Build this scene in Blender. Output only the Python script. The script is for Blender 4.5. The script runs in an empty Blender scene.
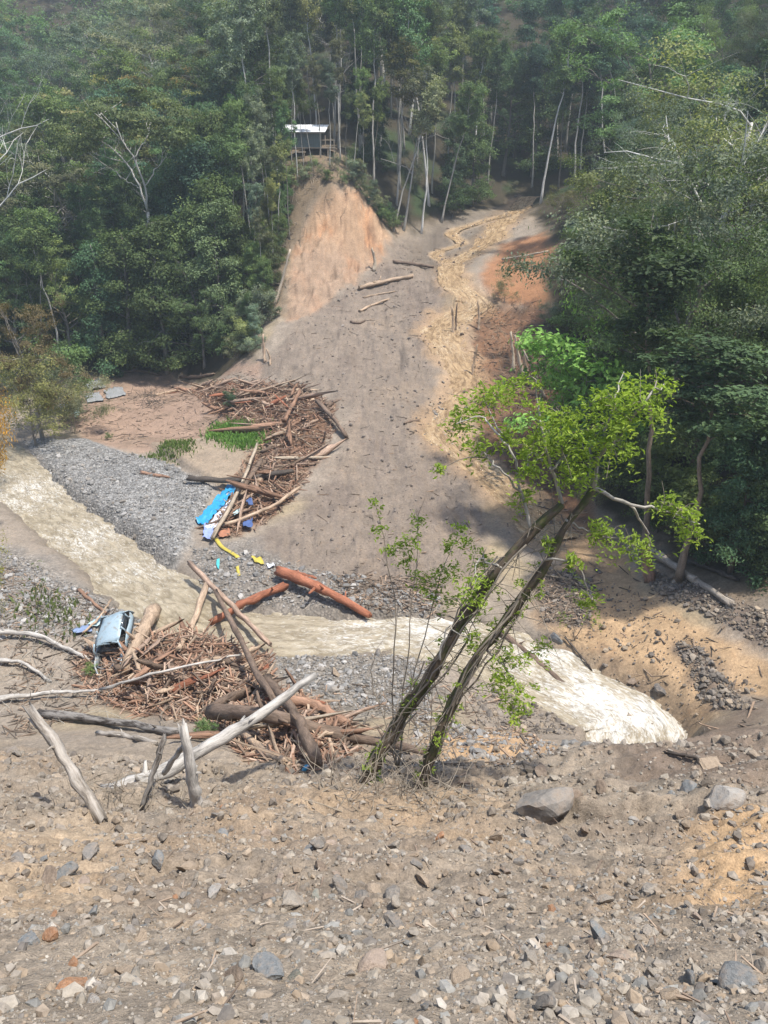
import bpy, math, random
import numpy as np
from mathutils import Vector, Matrix, Euler

# ------------------------------------------------------------------ camera, world, sun, exposure
SC = bpy.context.scene
COL = SC.collection
F, PITCH, CZ = 800.0, math.radians(22.0), 20.0
W_, H_ = 768, 1024
cam = bpy.data.cameras.new('camera')
cam.sensor_fit = 'VERTICAL'; cam.sensor_height = 24.0; cam.lens = 24.0 * F / H_
cam.clip_start = 0.05; cam.clip_end = 2000
camo = bpy.data.objects.new('camera', cam); COL.objects.link(camo)
camo.location = (0, 0, CZ); camo.rotation_euler = (math.pi / 2 - PITCH, 0, 0)
SC.camera = camo
SUN_EL, SUN_AZ = math.radians(69), math.radians(122)      # azimuth from +Y towards +X
wd = bpy.data.worlds.new('World'); SC.world = wd; wd.use_nodes = True
nt = wd.node_tree; bg = nt.nodes['Background']
sky = nt.nodes.new('ShaderNodeTexSky'); sky.sky_type = 'NISHITA'; sky.sun_disc = False
sky.sun_elevation = SUN_EL; sky.sun_rotation = SUN_AZ; sky.dust_density = 3.0; sky.altitude = 800
nt.links.new(sky.outputs[0], bg.inputs[0]); bg.inputs[1].default_value = 0.13
sl = bpy.data.lights.new('sun', 'SUN'); sl.energy = 3.6; sl.angle = math.radians(2.0); sl.color = (1.0, 0.95, 0.87)
so = bpy.data.objects.new('sun', sl); COL.objects.link(so)
sd = Vector((math.sin(SUN_AZ) * math.cos(SUN_EL), math.cos(SUN_AZ) * math.cos(SUN_EL), math.sin(SUN_EL)))
so.rotation_euler = (-sd).to_track_quat('-Z', 'Y').to_euler(); so.location = sd * 150
vs = SC.view_settings
vs.view_transform = 'Standard'; vs.look = 'None'; vs.gamma = 1.0; vs.use_curve_mapping = False
vs.exposure = 1.0
SC.render.engine = 'CYCLES'
SC.cycles.max_bounces = 6; SC.cycles.diffuse_bounces = 3; SC.cycles.glossy_bounces = 2
SC.cycles.transmission_bounces = 3; SC.cycles.volume_bounces = 0; SC.cycles.caustics_reflective = False
SC.cycles.use_denoising = True
try:
    SC.cycles.denoiser = 'OPENIMAGEDENOISE'
    SC.cycles.denoising_prefilter = 'ACCURATE'
except Exception:
    pass

rng = np.random.default_rng(7)
R = random.Random(11)

# ------------------------------------------------------------------ small helpers
def lin(r, g, b):
    f = lambda c: (c / 255 / 12.92) if c / 255 <= 0.04045 else ((c / 255 + 0.055) / 1.055) ** 2.4
    return (f(r), f(g), f(b))

def tag(o, label=None, cat=None, group=None, kind=None):
    if label: o['label'] = label
    if cat: o['category'] = cat
    if group: o['group'] = group
    if kind: o['kind'] = kind
    return o

def empty(name, loc, rz=0.0):
    o = bpy.data.objects.new(name, None); COL.objects.link(o)
    o.location = loc; o.rotation_euler = (0, 0, rz); o.empty_display_size = 0.2
    return o

def link(name, me, parent=None, loc=None):
    o = bpy.data.objects.new(name, me); COL.objects.link(o)
    if parent is not None: o.parent = parent
    if loc is not None: o.location = loc
    return o

def hash2(ix, iy, seed):
    h = (ix.astype(np.int64) * 374761393 + iy.astype(np.int64) * 668265263 + seed * 1442695041) & 0xFFFFFFFF
    h = ((h ^ (h >> 13)) * 1274126177) & 0xFFFFFFFF
    h = ((h ^ (h >> 16)) * 2246822519) & 0xFFFFFFFF
    return ((h ^ (h >> 15)) & 0xFFFFFF) / float(0xFFFFFF)

def vnoise(x, y, seed=0):
    ix = np.floor(x); iy = np.floor(y); fx = x - ix; fy = y - iy
    fx = fx * fx * (3 - 2 * fx); fy = fy * fy * (3 - 2 * fy)
    a = hash2(ix, iy, seed); b = hash2(ix + 1, iy, seed)
    c = hash2(ix, iy + 1, seed); d = hash2(ix + 1, iy + 1, seed)
    return (a + (b - a) * fx) * (1 - fy) + (c + (d - c) * fx) * fy

def fbm(x, y, octv=4, seed=0, gain=0.5):
    s = np.zeros_like(x); a = 1.0; t = 0.0; ca, sa = math.cos(0.6), math.sin(0.6)
    for i in range(octv):
        s += a * (vnoise(x, y, seed + 17 * i) - 0.5); t += a; a *= gain
        x, y = (ca * x - sa * y) * 2.03 + 11.3, (sa * x + ca * y) * 2.03 - 7.1
    return 2 * s / t

def sstep(a, b, x):
    t = np.clip((x - a) / (b - a), 0, 1); return t * t * (3 - 2 * t)

# pixel -> ray -> world; a pixel gives a direction only, the distance comes from the ground or a stated depth
CP, SP = math.cos(PITCH), math.sin(PITCH)
def ray(px, py):
    r = (px - 384) / F; u = (512 - py) / F
    return np.array([r, CP + u * SP, -SP + u * CP])
def P(px, py, Y):
    d = ray(px, py); return np.array([0, 0, CZ]) + d * (Y / d[1])

# ------------------------------------------------------------------ terrain: spline through surveyed points
ctrl = []
def cp_(px, py, D): ctrl.append(P(px, py, D))
def cw_(x, y, z): ctrl.append(np.array([x, y, z], float))
# slope the viewer stands on
for x in (-14, -5, 5, 14): cw_(x, 0, 18.35)
for x in (-25, 0, 25): cw_(x, -14, 21.5)
for px in (60, 384, 700):
    for py, D in ((1024, 2.2), (950, 3.8), (900, 5.8), (850, 9.0), (800, 14.0)): cp_(px, py, D)
for px, py, D in ((30, 760, 19), (384, 760, 19), (150, 720, 25), (384, 720, 25), (30, 700, 28),
                  (520, 760, 17.5), (640, 752, 17), (768, 742, 17.2), (560, 735, 22.5), (480, 735, 22.6)): cp_(px, py, D)
for x, y, z in ((-25, 10, 12), (-32, 20, 5), (25, 10, 12), (30, 20, 8.5), (-45, 35, 2), (36, 28, 9.5)): cw_(x, y, z)
# valley floor
for px, py, z in ((30, 640, .7), (100, 610, .5), (0, 560, .7), (150, 660, .5), (300, 680, .4), (400, 680, .3), (490, 690, .1),
                  (60, 500, .2), (120, 555, .1), (200, 610, 0), (330, 635, -.1), (430, 630, -.2), (530, 655, -.5), (610, 705, -.9),
                  (40, 440, .5), (130, 470, .9), (170, 520, .8), (100, 420, .7), (200, 430, .9), (300, 560, .7), (250, 570, .6),
                  (380, 590, .5), (340, 520, 1.1), (440, 560, .6), (230, 500, .9), (120, 390, 1.1), (200, 390, 1.3), (-60, 420, .9), (-60, 500, .8)):
    d = ray(px, py); t = (z - CZ) / d[2]; ctrl.append(np.array([0, 0, CZ]) + d * t)
# landslide fan, scarp, spur, gully
for px, py, D in ((400, 500, 49), (470, 500, 49), (380, 400, 63), (300, 400, 65), (420, 420, 60), (400, 330, 78), (340, 330, 78),
                  (400, 270, 93), (440, 240, 103), (270, 370, 72), (300, 300, 84.5), (345, 280, 89), (383, 250, 96.5),
                  (296, 240, 95), (330, 192, 97.5), (368, 205, 98.5), (345, 235, 95.5), (320, 260, 91.5),
                  (310, 162, 103), (305, 149, 107.5), (280, 200, 98), (262, 280, 87), (250, 340, 79), (392, 232, 101),
                  (120, 366, 88), (200, 366, 86), (40, 360, 90), (240, 366, 80)): cp_(px, py, D)
for px, py, D in ((495, 222, 107), (515, 205, 116), (455, 265, 93), (462, 300, 84), (446, 340, 75), (460, 385, 67), (443, 425, 59.5),
                  (480, 455, 55.5), (520, 490, 51), (555, 530, 46.5), (580, 580, 39.5), (620, 640, 33), (650, 690, 29.3),
                  (425, 300, 85.5), (425, 350, 74), (428, 400, 64.5), (490, 320, 82), (505, 370, 71), (530, 440, 59), (550, 480, 53),
                  (530, 260, 92), (500, 280, 88), (545, 310, 80), (545, 380, 67), (575, 450, 57.5), (600, 515, 47.5), (650, 560, 40),
                  (700, 592, 35), (768, 612, 32.2), (720, 680, 29.2), (768, 660, 29.5), (768, 700, 26.6), (690, 722, 27.5), (730, 712, 26.4), (672, 728, 27.4)): cp_(px, py, D)
for x, y, z in ((20, 40, 3.5), (28, 42, 8), (40, 42, 14), (22, 52, 5), (30, 57, 11), (24, 70, 9), (34, 75, 18), (28, 92, 19), (50, 85, 33),
                (45, 110, 30), (22, 118, 20), (26, 135, 26), (-45, 105, 6), (-30, 110, 11), (-18, 112, 20), (-60, 95, 6), (-75, 110, 10),
                (-60, 140, 18), (-110, 130, 20), (-60, 190, 38), (-110, 190, 45), (-25, 140, 30), (0, 128, 29), (0, 145, 36), (0, 190, 60), (45, 150, 42),
                (80, 150, 56), (45, 190, 65), (-60, 250, 82), (0, 250, 90), (80, 250, 100), (-160, 250, 85), (160, 250, 105),
                (-220, 340, 110), (220, 340, 125), (0, 340, 118), (90, 60, 40), (110, 110, 55), (-90, 60, 6), (-110, 90, 12)): cw_(x, y, z)
ctrl = np.array(ctrl)
_m = np.array([0., 90.]); _s = 60.0
def tps_fit(pts, vals, reg=2e-4):
    n = len(pts); d2 = ((pts[:, None] - pts[None]) ** 2).sum(-1)
    K = 0.5 * d2 * np.log(d2 + 1e-12); K[np.arange(n), np.arange(n)] = reg
    Pm = np.c_[np.ones(n), pts]; A = np.zeros((n + 3, n + 3)); A[:n, :n] = K; A[:n, n:] = Pm; A[n:, :n] = Pm.T
    return np.linalg.solve(A, np.r_[vals, 0, 0, 0])
_cp = (ctrl[:, :2] - _m) / _s
_w = tps_fit(_cp, ctrl[:, 2])
def tps_eval(x, y):
    sh = x.shape; q = (np.c_[x.ravel(), y.ravel()] - _m) / _s; out = np.empty(len(q)); n = len(_cp)
    for i in range(0, len(q), 40000):
        b = q[i:i + 40000]
        d2 = (b[:, 0:1] - _cp[:, 0]) ** 2 + (b[:, 1:2] - _cp[:, 1]) ** 2
        out[i:i + 40000] = (0.5 * d2 * np.log(d2 + 1e-12)) @ _w[:n] + _w[n] + b @ _w[n + 1:]
    return out.reshape(sh)

ys = [-16.0]
while ys[-1] < 340:
    y = ys[-1]
    if y < 0: dy = 0.5
    elif y < 1.2: dy = 0.12
    elif y < 110: dy = 0.036 + 0.0044 * y
    else: dy = 0.5 + 0.03 * (y - 110)
    ys.append(y + dy)
ys = np.array(ys); NV = len(ys)
NU = 540
us = np.linspace(-1, 1, NU); uw = 0.40 * us + 0.60 * us ** 3
def halfw(y): return 11 + 0.75 * np.maximum(y, 0)
GX = uw[None] * halfw(ys)[:, None]; GY = np.repeat(ys[:, None], NU, 1)
# coarse raster of the smooth base
cx = np.linspace(-270, 270, 361); cy = np.linspace(-16, 345, 482)
BX, BY = np.meshgrid(cx, cy); BZ = tps_eval(BX, BY)
def bil(A, xs, ys_, x, y):
    fx = np.clip((x - xs[0]) / (xs[1] - xs[0]), 0, len(xs) - 1.001); fy = np.clip((y - ys_[0]) / (ys_[1] - ys_[0]), 0, len(ys_) - 1.001)
    i = fx.astype(int); j = fy.astype(int); a = fx - i; b = fy - j
    return (A[j, i] * (1 - a) + A[j, i + 1] * a) * (1 - b) + (A[j + 1, i] * (1 - a) + A[j + 1, i + 1] * a) * b
def march(px, py, hf):
    d = ray(px, py); t = np.r_[np.linspace(0.8, 40, 1500), np.linspace(40, 260, 1500)]
    p = np.array([0, 0, CZ]) + t[:, None] * d
    below = p[:, 2] < hf(p[:, 0], p[:, 1]); k = np.argmax(below)
    if not below.any(): k = len(t) - 1
    a, b = t[max(k - 1, 0)], t[k]
    for _ in range(14):
        m = 0.5 * (a + b); q = np.array([0, 0, CZ]) + m * d
        if q[2] < hf(np.array([q[0]]), np.array([q[1]]))[0]: b = m
        else: a = m
    return np.array([0, 0, CZ]) + b * d
Hb = lambda x, y: bil(BZ, cx, cy, np.asarray(x, float), np.asarray(y, float))
gb = lambda px, py: march(px, py, Hb)

def poly_sd(poly, x, y):      # signed distance, positive inside
    d = np.full(x.shape, 1e18); ins = np.zeros(x.shape, bool); n = len(poly)
    for i in range(n):
        ax, ay = poly[i]; bx, by = poly[(i + 1) % n]; ex, ey = bx - ax, by - ay
        t = np.clip(((x - ax) * ex + (y - ay) * ey) / (ex * ex + ey * ey + 1e-12), 0, 1)
        d = np.minimum(d, (x - ax - t * ex) ** 2 + (y - ay - t * ey) ** 2)
        c = ((ay > y) != (by > y)) & (x < (bx - ax) * (y - ay) / (by - ay + 1e-12) + ax); ins ^= c
    d = np.sqrt(d); return np.where(ins, d, -d)
def pix_poly(pts): return [tuple(gb(*p)[:2]) for p in pts]

# ---- rivers: centre lines surveyed from the photograph
def smooth_line(pts, n):
    pts = np.array(pts, float); d = np.r_[0, np.cumsum(np.linalg.norm(np.diff(pts[:, :2], axis=0), axis=1))]
    m = len(pts); tt = np.linspace(0, d[-1], n); out = np.empty((n, pts.shape[1]))
    for c in range(pts.shape[1]):
        v = pts[:, c]; g = np.gradient(v, d); k = np.clip(np.searchsorted(d, tt) - 1, 0, m - 2)
        h = d[k + 1] - d[k]; s = (tt - d[k]) / h
        out[:, c] = (2 * s**3 - 3 * s**2 + 1) * v[k] + (s**3 - 2 * s**2 + s) * h * g[k] + (-2 * s**3 + 3 * s**2) * v[k + 1] + (s**3 - s**2) * h * g[k + 1]
    return out, tt
def river_line(pp, zoff, n, end=()):
    L = []
    for px, py, w in pp:
        g = gb(px, py); L.append([g[0], g[1], g[2] + zoff, w])
    L = np.array(L + [list(e) for e in end])
    if end:
        for i in range(1, len(L)): L[i, 2] = min(L[i, 2], L[i - 1, 2] - 0.03)
        return smooth_line(L, n)
    S, tt = smooth_line(L, n); S[:, 2] = Hb(S[:, 0], S[:, 1]) + zoff; S[:, 3] *= 1 + .45 * fbm(tt / 2.5, tt * 0 + zoff * 90, 3, 3)
    return S, tt
RIV, rs = river_line([(-130, 385, 5.2), (-50, 425, 4.8), (8, 466, 4.2), (52, 510, 3.9), (108, 554, 3.9), (164, 594, 4.2), (228, 628, 3.8), (320, 634, 3.4), (410, 634, 3.6),
                      (490, 648, 4.6), (560, 682, 4.4), (632, 722, 4.0)], -0.12, 420, [(9.3, 24.6, -1.2, 2.6), (8.6, 22.6, -1.4, 1.8)])
BRK, bs = river_line([(530, 196, 2.6), (508, 215, 2.8), (486, 243, 2.4), (454, 262, 2.0), (458, 286, 3.0), (474, 303, 2.8), (452, 318, 3.2), (444, 338, 3.2), (455, 358, 2.6), (466, 380, 2.4),
                      (450, 408, 1.8), (440, 432, 2.2), (470, 460, 2.0), (515, 497, 2.0), (560, 540, 2.6)], -0.05, 420)
BR2, b2s = river_line([(508, 215, 1.2), (475, 224, 1.1), (452, 233, 1.1), (462, 243, .9), (438, 252, 1.0), (448, 263, 1.0)], -0.03, 120)
def near_line(L, x, y):
    d = np.full(x.shape, 1e9); z = np.zeros(x.shape); w = np.ones(x.shape); s = np.zeros(x.shape)
    bb = (x > L[:, 0].min() - 12) & (x < L[:, 0].max() + 12) & (y > L[:, 1].min() - 12) & (y < L[:, 1].max() + 12)
    xx, yy = x[bb], y[bb]; dd = np.full(xx.shape, 1e9); kk = np.zeros(xx.shape, int)
    for i in range(0, len(L), 2):
        q = (xx - L[i, 0]) ** 2 + (yy - L[i, 1]) ** 2; m = q < dd; dd[m] = q[m]; kk[m] = i
    d[bb] = np.sqrt(dd); z[bb] = L[kk, 2]; w[bb] = L[kk, 3]; return d, z, w

POLY = {k: pix_poly(v) for k, v in {
    'clearing': [(-300, 455), (-60, 440), (0, 415), (40, 392), (85, 374), (170, 372), (258, 364), (258, 330), (280, 292), (288, 240), (298, 200), (278, 158), (284, 150), (340, 150), (352, 180), (394, 232),
                 (432, 226), (470, 214), (515, 200), (530, 215), (548, 250), (538, 300), (538, 380), (560, 440), (584, 500), (640, 548), (700, 590), (768, 614), (900, 650), (1100, 1200), (384, 1250), (-300, 1200)],
    'scarp': [(288, 300), (290, 250), (312, 205), (334, 186), (352, 188), (372, 205), (390, 236), (384, 254), (352, 284), (310, 312), (288, 322)],
    'spur': [(262, 300), (270, 240), (282, 170), (276, 152), (340, 150), (358, 190), (334, 188), (312, 206), (292, 250), (284, 318)],
    'slide': [(262, 380), (286, 325), (320, 308), (385, 255), (400, 240), (450, 225), (448, 290), (430, 330), (440, 390), (430, 425), (470, 465), (500, 520), (490, 575), (440, 605), (350, 608), (310, 600), (250, 590), (230, 560), (290, 520), (345, 450), (345, 410), (300, 388)],
    'gravelbar': [(25, 440), (90, 442), (150, 460), (195, 478), (215, 490), (190, 545), (172, 566), (120, 535), (60, 495)],
    'gravel2': [(190, 545), (240, 535), (310, 570), (350, 600), (440, 600), (440, 615), (280, 620), (205, 600)],
    'gravel3': [(0, 545), (50, 556), (100, 590), (150, 625), (120, 640), (0, 640), (-60, 600)],
    'gravel4': [(270, 655), (420, 655), (440, 690), (420, 720), (345, 720), (290, 700)],
    'mud': [(85, 374), (170, 374), (262, 366), (262, 384), (185, 390), (240, 420), (220, 445), (150, 452), (80, 445), (60, 420)],
    'tan': [(540, 620), (556, 560), (575, 540), (612, 548), (650, 590), (710, 628), (780, 668), (780, 705), (735, 690), (700, 725), (660, 735), (600, 668), (560, 644)],
    'tandark1': [(676, 642), (700, 650), (730, 690), (760, 715), (700, 705)],
    'tandark2': [(640, 565), (720, 595), (790, 620), (790, 660), (720, 625), (660, 600)],
    'tandark3': [(535, 575), (575, 570), (598, 600), (590, 628), (545, 625)],
    'orange_r': [(500, 245), (545, 232), (560, 262), (552, 300), (500, 305), (480, 275)],
    'brown_r': [(470, 300), (545, 300), (560, 440), (584, 500), (612, 545), (575, 540), (520, 480), (475, 440), (475, 380)],
    'dark_fg': [(600, 735), (780, 700), (780, 800), (700, 800), (600, 790)],
    'tan_fg': [(690, 830), (770, 820), (800, 880), (740, 915), (680, 890)],
    'tan_fg2': [(430, 735), (520, 725), (560, 745), (520, 765), (440, 760)],
    'tan_fg3': [(0, 830), (120, 815), (160, 850), (90, 900), (0, 920), (-60, 880)],
    'pileA': [(180, 392), (232, 384), (295, 388), (336, 408), (330, 436), (302, 482), (272, 516), (236, 534), (206, 532), (236, 486), (262, 446), (258, 428), (215, 412)],
    'pileB': [(76, 664), (112, 642), (160, 640), (215, 628), (262, 648), (268, 690), (300, 700), (345, 722), (352, 752), (305, 772), (252, 756), (210, 724), (150, 716), (100, 694)],
    'bankstep': [(150, 448), (215, 440), (262, 450), (240, 486), (222, 492), (190, 475)],
}.items()}

def terrain(x, y, full=True):
    z = Hb(x, y)
    pl = lambda k: poly_sd(POLY[k], x, y)
    clr = pl('clearing')
    fg = sstep(26, 16, y)
    # broad relief
    z = z + 0.35 * fbm(x / 7, y / 7, 3, 1) * sstep(3, 12, y) * sstep(-4, 3, np.abs(clr) + 3)
    z = z + 2.2 * fbm(x / 16, y / 16, 3, 2) * sstep(0, -14, clr)
    # foreground hummocks: rubble slope, horizontal slumps
    hump = fbm(x / 2.6, y / 1.3, 4, 5)
    rid = .35 - np.abs(fbm(x / 2.1 + 5, y / .9, 4, 8, .6)) * 2
    z = z + fg * sstep(3, 9, y) * (0.52 * hump + .26 * rid) + fg * sstep(1.5, 4, y) * (0.15 * fbm(x / .7, y / .5, 4, 6, .65) + .07 * (1 - 2 * np.abs(fbm(x / .35, y / .25, 3, 10, .6))))
    led = 12.4 + .9 * fbm(x / 2.5, x * 0 + 3, 3, 11); z = z + .55 * sstep(-.2, .2, y - led + .25 * fbm(x / .5, y / .5, 3, 22)) * sstep(3.2, .4, y - led) * sstep(2.2, 4.0, x) * sstep(12, 9, x)
    z = z + fg * 0.045 * fbm(x / .14, y / .12, 3, 7, .65)
    z = z + sstep(14, 20, y) * sstep(120, 70, y) * sstep(-1, 1, clr) * (0.05 * fbm(x / .9, y / .9, 4, 9, .6))
    # slide surface: lumps and downslope runnels
    sl_ = sstep(-2, 2, pl('slide'))
    z = z + sl_ * (0.34 * fbm(x / 1.5 + y * .1, y / 6, 5, 12, .58) - .22 * np.abs(fbm(x / 1.2 + 3, y / 9, 4, 14, .6)) + .05 + 0.14 * fbm(x / .5, y / .7, 4, 13, .6))
    sc_ = sstep(-1, 1, pl('scarp'))
    z = z + sc_ * (1.2 * fbm(x / 2.0, y / 3.2, 5, 15, .62) - .7 * np.abs(fbm(x / 1.0, y / 3, 4, 16, .6)) + .25)
    br = sstep(-1, 1, pl('brown_r')); z = z + br * 0.8 * fbm(x / 2.4, y / 2.4, 4, 18, .6)
    tn = sstep(-1, 1, pl('tan')); z = z + tn * (.16 * fbm(x / .8 + y * .5, y / 1.4, 5, 19, .65) - .14 * np.abs(fbm(x / 1.1 + y * .7, y / 4, 4, 23, .6)) + .05)
    for k in ('tandark1', 'tandark2', 'tandark3'): z = z + sstep(-.6, .8, pl(k) + .5 * fbm(x, y, 3, 20)) * (.22 + .25 * fbm(x / .5, y / .5, 3, 21))
    z = z + 0.5 * sstep(-.1, 2.6, pl('pileA')) + 0.65 * sstep(-.1, 2.4, pl('pileB'))
    z = z + 0.55 * sstep(-.2, .35, pl('bankstep') + .5 * fbm(x / 1.4, y / 1.4, 3, 24))
    # gravel bar stands a step above the water
    z = z + 0.35 * sstep(-.1, .5, pl('gravelbar') + .3 * fbm(x / 1.4, y / 1.4, 3, 25)) + 0.06 * sstep(0, 1, pl('gravelbar')) * fbm(x / .35, y / .35, 3, 26, .7)
    # channels
    for L, dep, bank, lip in ((RIV, .5, 1.1, .25), (BRK, .16, 1.6, .14), (BR2, .06, .9, .12)):
        d, zw, w = near_line(L, x, y); d = d + .55 * bank * fbm(x / 1.1, y / 1.1, 4, 28, .65)
        m = sstep(w / 2 + bank, w / 2 - .2, d)
        zt = zw - dep * sstep(w / 2, w / 2 - .9, d) + lip * sstep(w / 2 - .25, w / 2 + .9, d)
        z = z * (1 - m) + (np.minimum(z, zt) if L is RIV else zt) * m
        m2 = sstep(w / 2 + .2, w / 2 - .6, d); z = z * (1 - m2) + np.minimum(z, zw - dep * .8) * m2
    return z
GZ = terrain(GX, GY)
def H(x, y):
    x = np.atleast_1d(np.asarray(x, float)); y = np.atleast_1d(np.asarray(y, float))
    fv = np.clip(np.interp(y, ys, np.arange(NV)), 0, NV - 1.001)
    fu = np.clip(np.interp(x / halfw(y), uw, np.arange(NU)), 0, NU - 1.001)
    j = fv.astype(int); i = fu.astype(int); b = fv - j; a = fu - i
    return (GZ[j, i] * (1 - a) + GZ[j, i + 1] * a) * (1 - b) + (GZ[j + 1, i] * (1 - a) + GZ[j + 1, i + 1] * a) * b
def h1(x, y): return float(H(x, y)[0])
def gp(px, py): return march(px, py, H)

# ------------------------------------------------------------------ materials
def newmat(name):
    m = bpy.data.materials.new(name); m.use_nodes = True
    n = m.node_tree.nodes; return m, n, m.node_tree.links, n['Principled BSDF']
def nd(n, t, **kw):
    o = n.new(t)
    for k, v in kw.items(): setattr(o, k, v)
    return o
def noise(n, l, vec, scale, detail=4, rough=.6, dist=0.0):
    o = n.new('ShaderNodeTexNoise'); o.inputs['Scale'].default_value = scale; o.inputs['Detail'].default_value = detail
    o.inputs['Roughness'].default_value = rough; o.inputs['Distortion'].default_value = dist
    if vec is not None: l.new(vec, o.inputs['Vector'])
    return o.outputs['Fac']
def rmp(n, l, fac, a, b, va, vb):
    o = n.new('ShaderNodeMapRange'); o.inputs[1].default_value = a; o.inputs[2].default_value = b
    o.inputs[3].default_value = va; o.inputs[4].default_value = vb; l.new(fac, o.inputs[0]); return o.outputs[0]
def mth(n, l, op, a, b):
    o = n.new('ShaderNodeMath'); o.operation = op
    for i, v in enumerate((a, b)):
        if isinstance(v, (int, float)): o.inputs[i].default_value = v
        else: l.new(v, o.inputs[i])
    return o.outputs[0]
def mixc(n, l, fac, a, b, mode='MIX'):
    o = n.new('ShaderNodeMix'); o.data_type = 'RGBA'; o.blend_type = mode
    for i, v in ((0, fac), (6, a), (7, b)):
        if isinstance(v, (int, float)): o.inputs[i].default_value = v
        elif isinstance(v, tuple): o.inputs[i].default_value = (*v[:3], 1)
        else: l.new(v, o.inputs[i])
    return o.outputs[2]
def scale_col(n, l, col, fac):
    o = n.new('ShaderNodeVectorMath'); o.operation = 'SCALE'
    if isinstance(col, tuple): o.inputs[0].default_value = col[:3]
    else: l.new(col, o.inputs[0])
    l.new(fac, o.inputs['Scale']); return o.outputs[0]
def bump(n, l, h, strength, dist, prev=None):
    o = n.new('ShaderNodeBump'); o.inputs['Strength'].default_value = strength; o.inputs['Distance'].default_value = dist
    l.new(h, o.inputs['Height'])
    if prev is not None: l.new(prev, o.inputs['Normal'])
    return o.outputs[0]
def attr(n, name): o = n.new('ShaderNodeAttribute'); o.attribute_name = name; return o

def mat_ground():
    m, n, l, b = newmat('soil')
    co = n.new('ShaderNodeTexCoord').outputs['Object']
    a = attr(n, 'soil'); g = attr(n, 'gravel'); wt = attr(n, 'wet')
    n1 = noise(n, l, co, 0.9, 6, .65); n2 = noise(n, l, co, 7.0, 6, .7); n3 = noise(n, l, co, 34.0, 4, .7)
    f = mth(n, l, 'MULTIPLY', rmp(n, l, n1, .3, .7, .78, 1.2), rmp(n, l, n2, .3, .7, .7, 1.28))
    f = mth(n, l, 'MULTIPLY', f, rmp(n, l, n3, .3, .7, .68, 1.3))
    col = scale_col(n, l, a.outputs['Color'], f)
    hue = noise(n, l, co, 2.3, 5, .7)
    col = mixc(n, l, rmp(n, l, hue, .55, .75, 0, .35), col, mixc(n, l, 1.0, col, (1.15, .93, .72), 'MULTIPLY'))
    # stones of the gravel bars
    vo = n.new('ShaderNodeTexVoronoi'); vo.inputs['Scale'].default_value = 5.5; l.new(co, vo.inputs['Vector'])
    sep = n.new('ShaderNodeSeparateColor'); l.new(vo.outputs['Color'], sep.inputs[0])
    vf = rmp(n, l, sep.outputs[0], 0, 1, .62, 1.45)
    edge = rmp(n, l, vo.outputs['Distance'], .0, .55, 1.1, .62)
    gcol = scale_col(n, l, col, mth(n, l, 'MULTIPLY', vf, edge))
    col = mixc(n, l, g.outputs['Fac'], col, gcol)
    l.new(col, b.inputs['Base Color'])
    rg = rmp(n, l, wt.outputs['Fac'], 0, 1, .95, .42); l.new(rg, b.inputs['Roughness'])
    b.inputs['Specular IOR Level'].default_value = .3
    nb = bump(n, l, n2, .5, .12); nb = bump(n, l, n3, .6, .03, nb)
    hv = mth(n, l, 'MULTIPLY', rmp(n, l, vo.outputs['Distance'], 0, .6, 1, 0), g.outputs['Fac'])
    nb = bump(n, l, hv, .8, .12, nb); l.new(nb, b.inputs['Normal'])
    return m

def mat_water(name, base, deep, foam_col):
    m, n, l, b = newmat(name)
    st = attr(n, 'flow'); fo = attr(n, 'foam')
    v1 = n.new('ShaderNodeMapping'); v1.inputs['Scale'].default_value = (.8, 2.2, 1); l.new(st.outputs['Vector'], v1.inputs[0])
    a1 = noise(n, l, v1.outputs[0], 1.3, 6, .62, .8); a2 = noise(n, l, v1.outputs[0], 3.2, 8, .72, 1.2)
    col = mixc(n, l, rmp(n, l, a1, .38, .62, 0, 1), deep, base)
    ff = mth(n, l, 'ADD', mth(n, l, 'MULTIPLY', a2, 1.1), mth(n, l, 'MULTIPLY', fo.outputs['Fac'], .5))
    ff = rmp(n, l, ff, .68, .93, 0, 1)
    col = mixc(n, l, ff, col, foam_col); l.new(col, b.inputs['Base Color'])
    l.new(rmp(n, l, ff, 0, 1, .12, .4), b.inputs['Roughness'])
    b.inputs['IOR'].default_value = 1.33
    nb = bump(n, l, a1, .5, .3); nb = bump(n, l, a2, .6, .12, nb); l.new(nb, b.inputs['Normal'])
    return m

def mat_leaf(name, trans=.3):
    m, n, l, b = newmat(name)
    oi = n.new('ShaderNodeObjectInfo'); t = attr(n, 'tint')
    col = scale_col(n, l, oi.outputs['Color'], rmp(n, l, t.outputs['Fac'], 0, 1, .5, 1.55))
    col = mixc(n, l, rmp(n, l, t.outputs['Fac'], .75, 1, 0, .5), col, mixc(n, l, 1.0, col, (1.35, 1.05, .75), 'MULTIPLY'))
    l.new(col, b.inputs['Base Color']); b.inputs['Roughness'].default_value = .6; b.inputs['Specular IOR Level'].default_value = .18
    tr = n.new('ShaderNodeBsdfTranslucent'); l.new(mixc(n, l, 1.0, col, (1.15, 1.3, .5), 'MULTIPLY'), tr.inputs[0])
    mx = n.new('ShaderNodeMixShader'); mx.inputs[0].default_value = trans
    l.new(b.outputs[0], mx.inputs[1]); l.new(tr.outputs[0], mx.inputs[2]); l.new(mx.outputs[0], n['Material Output'].inputs[0])
    return m

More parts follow.
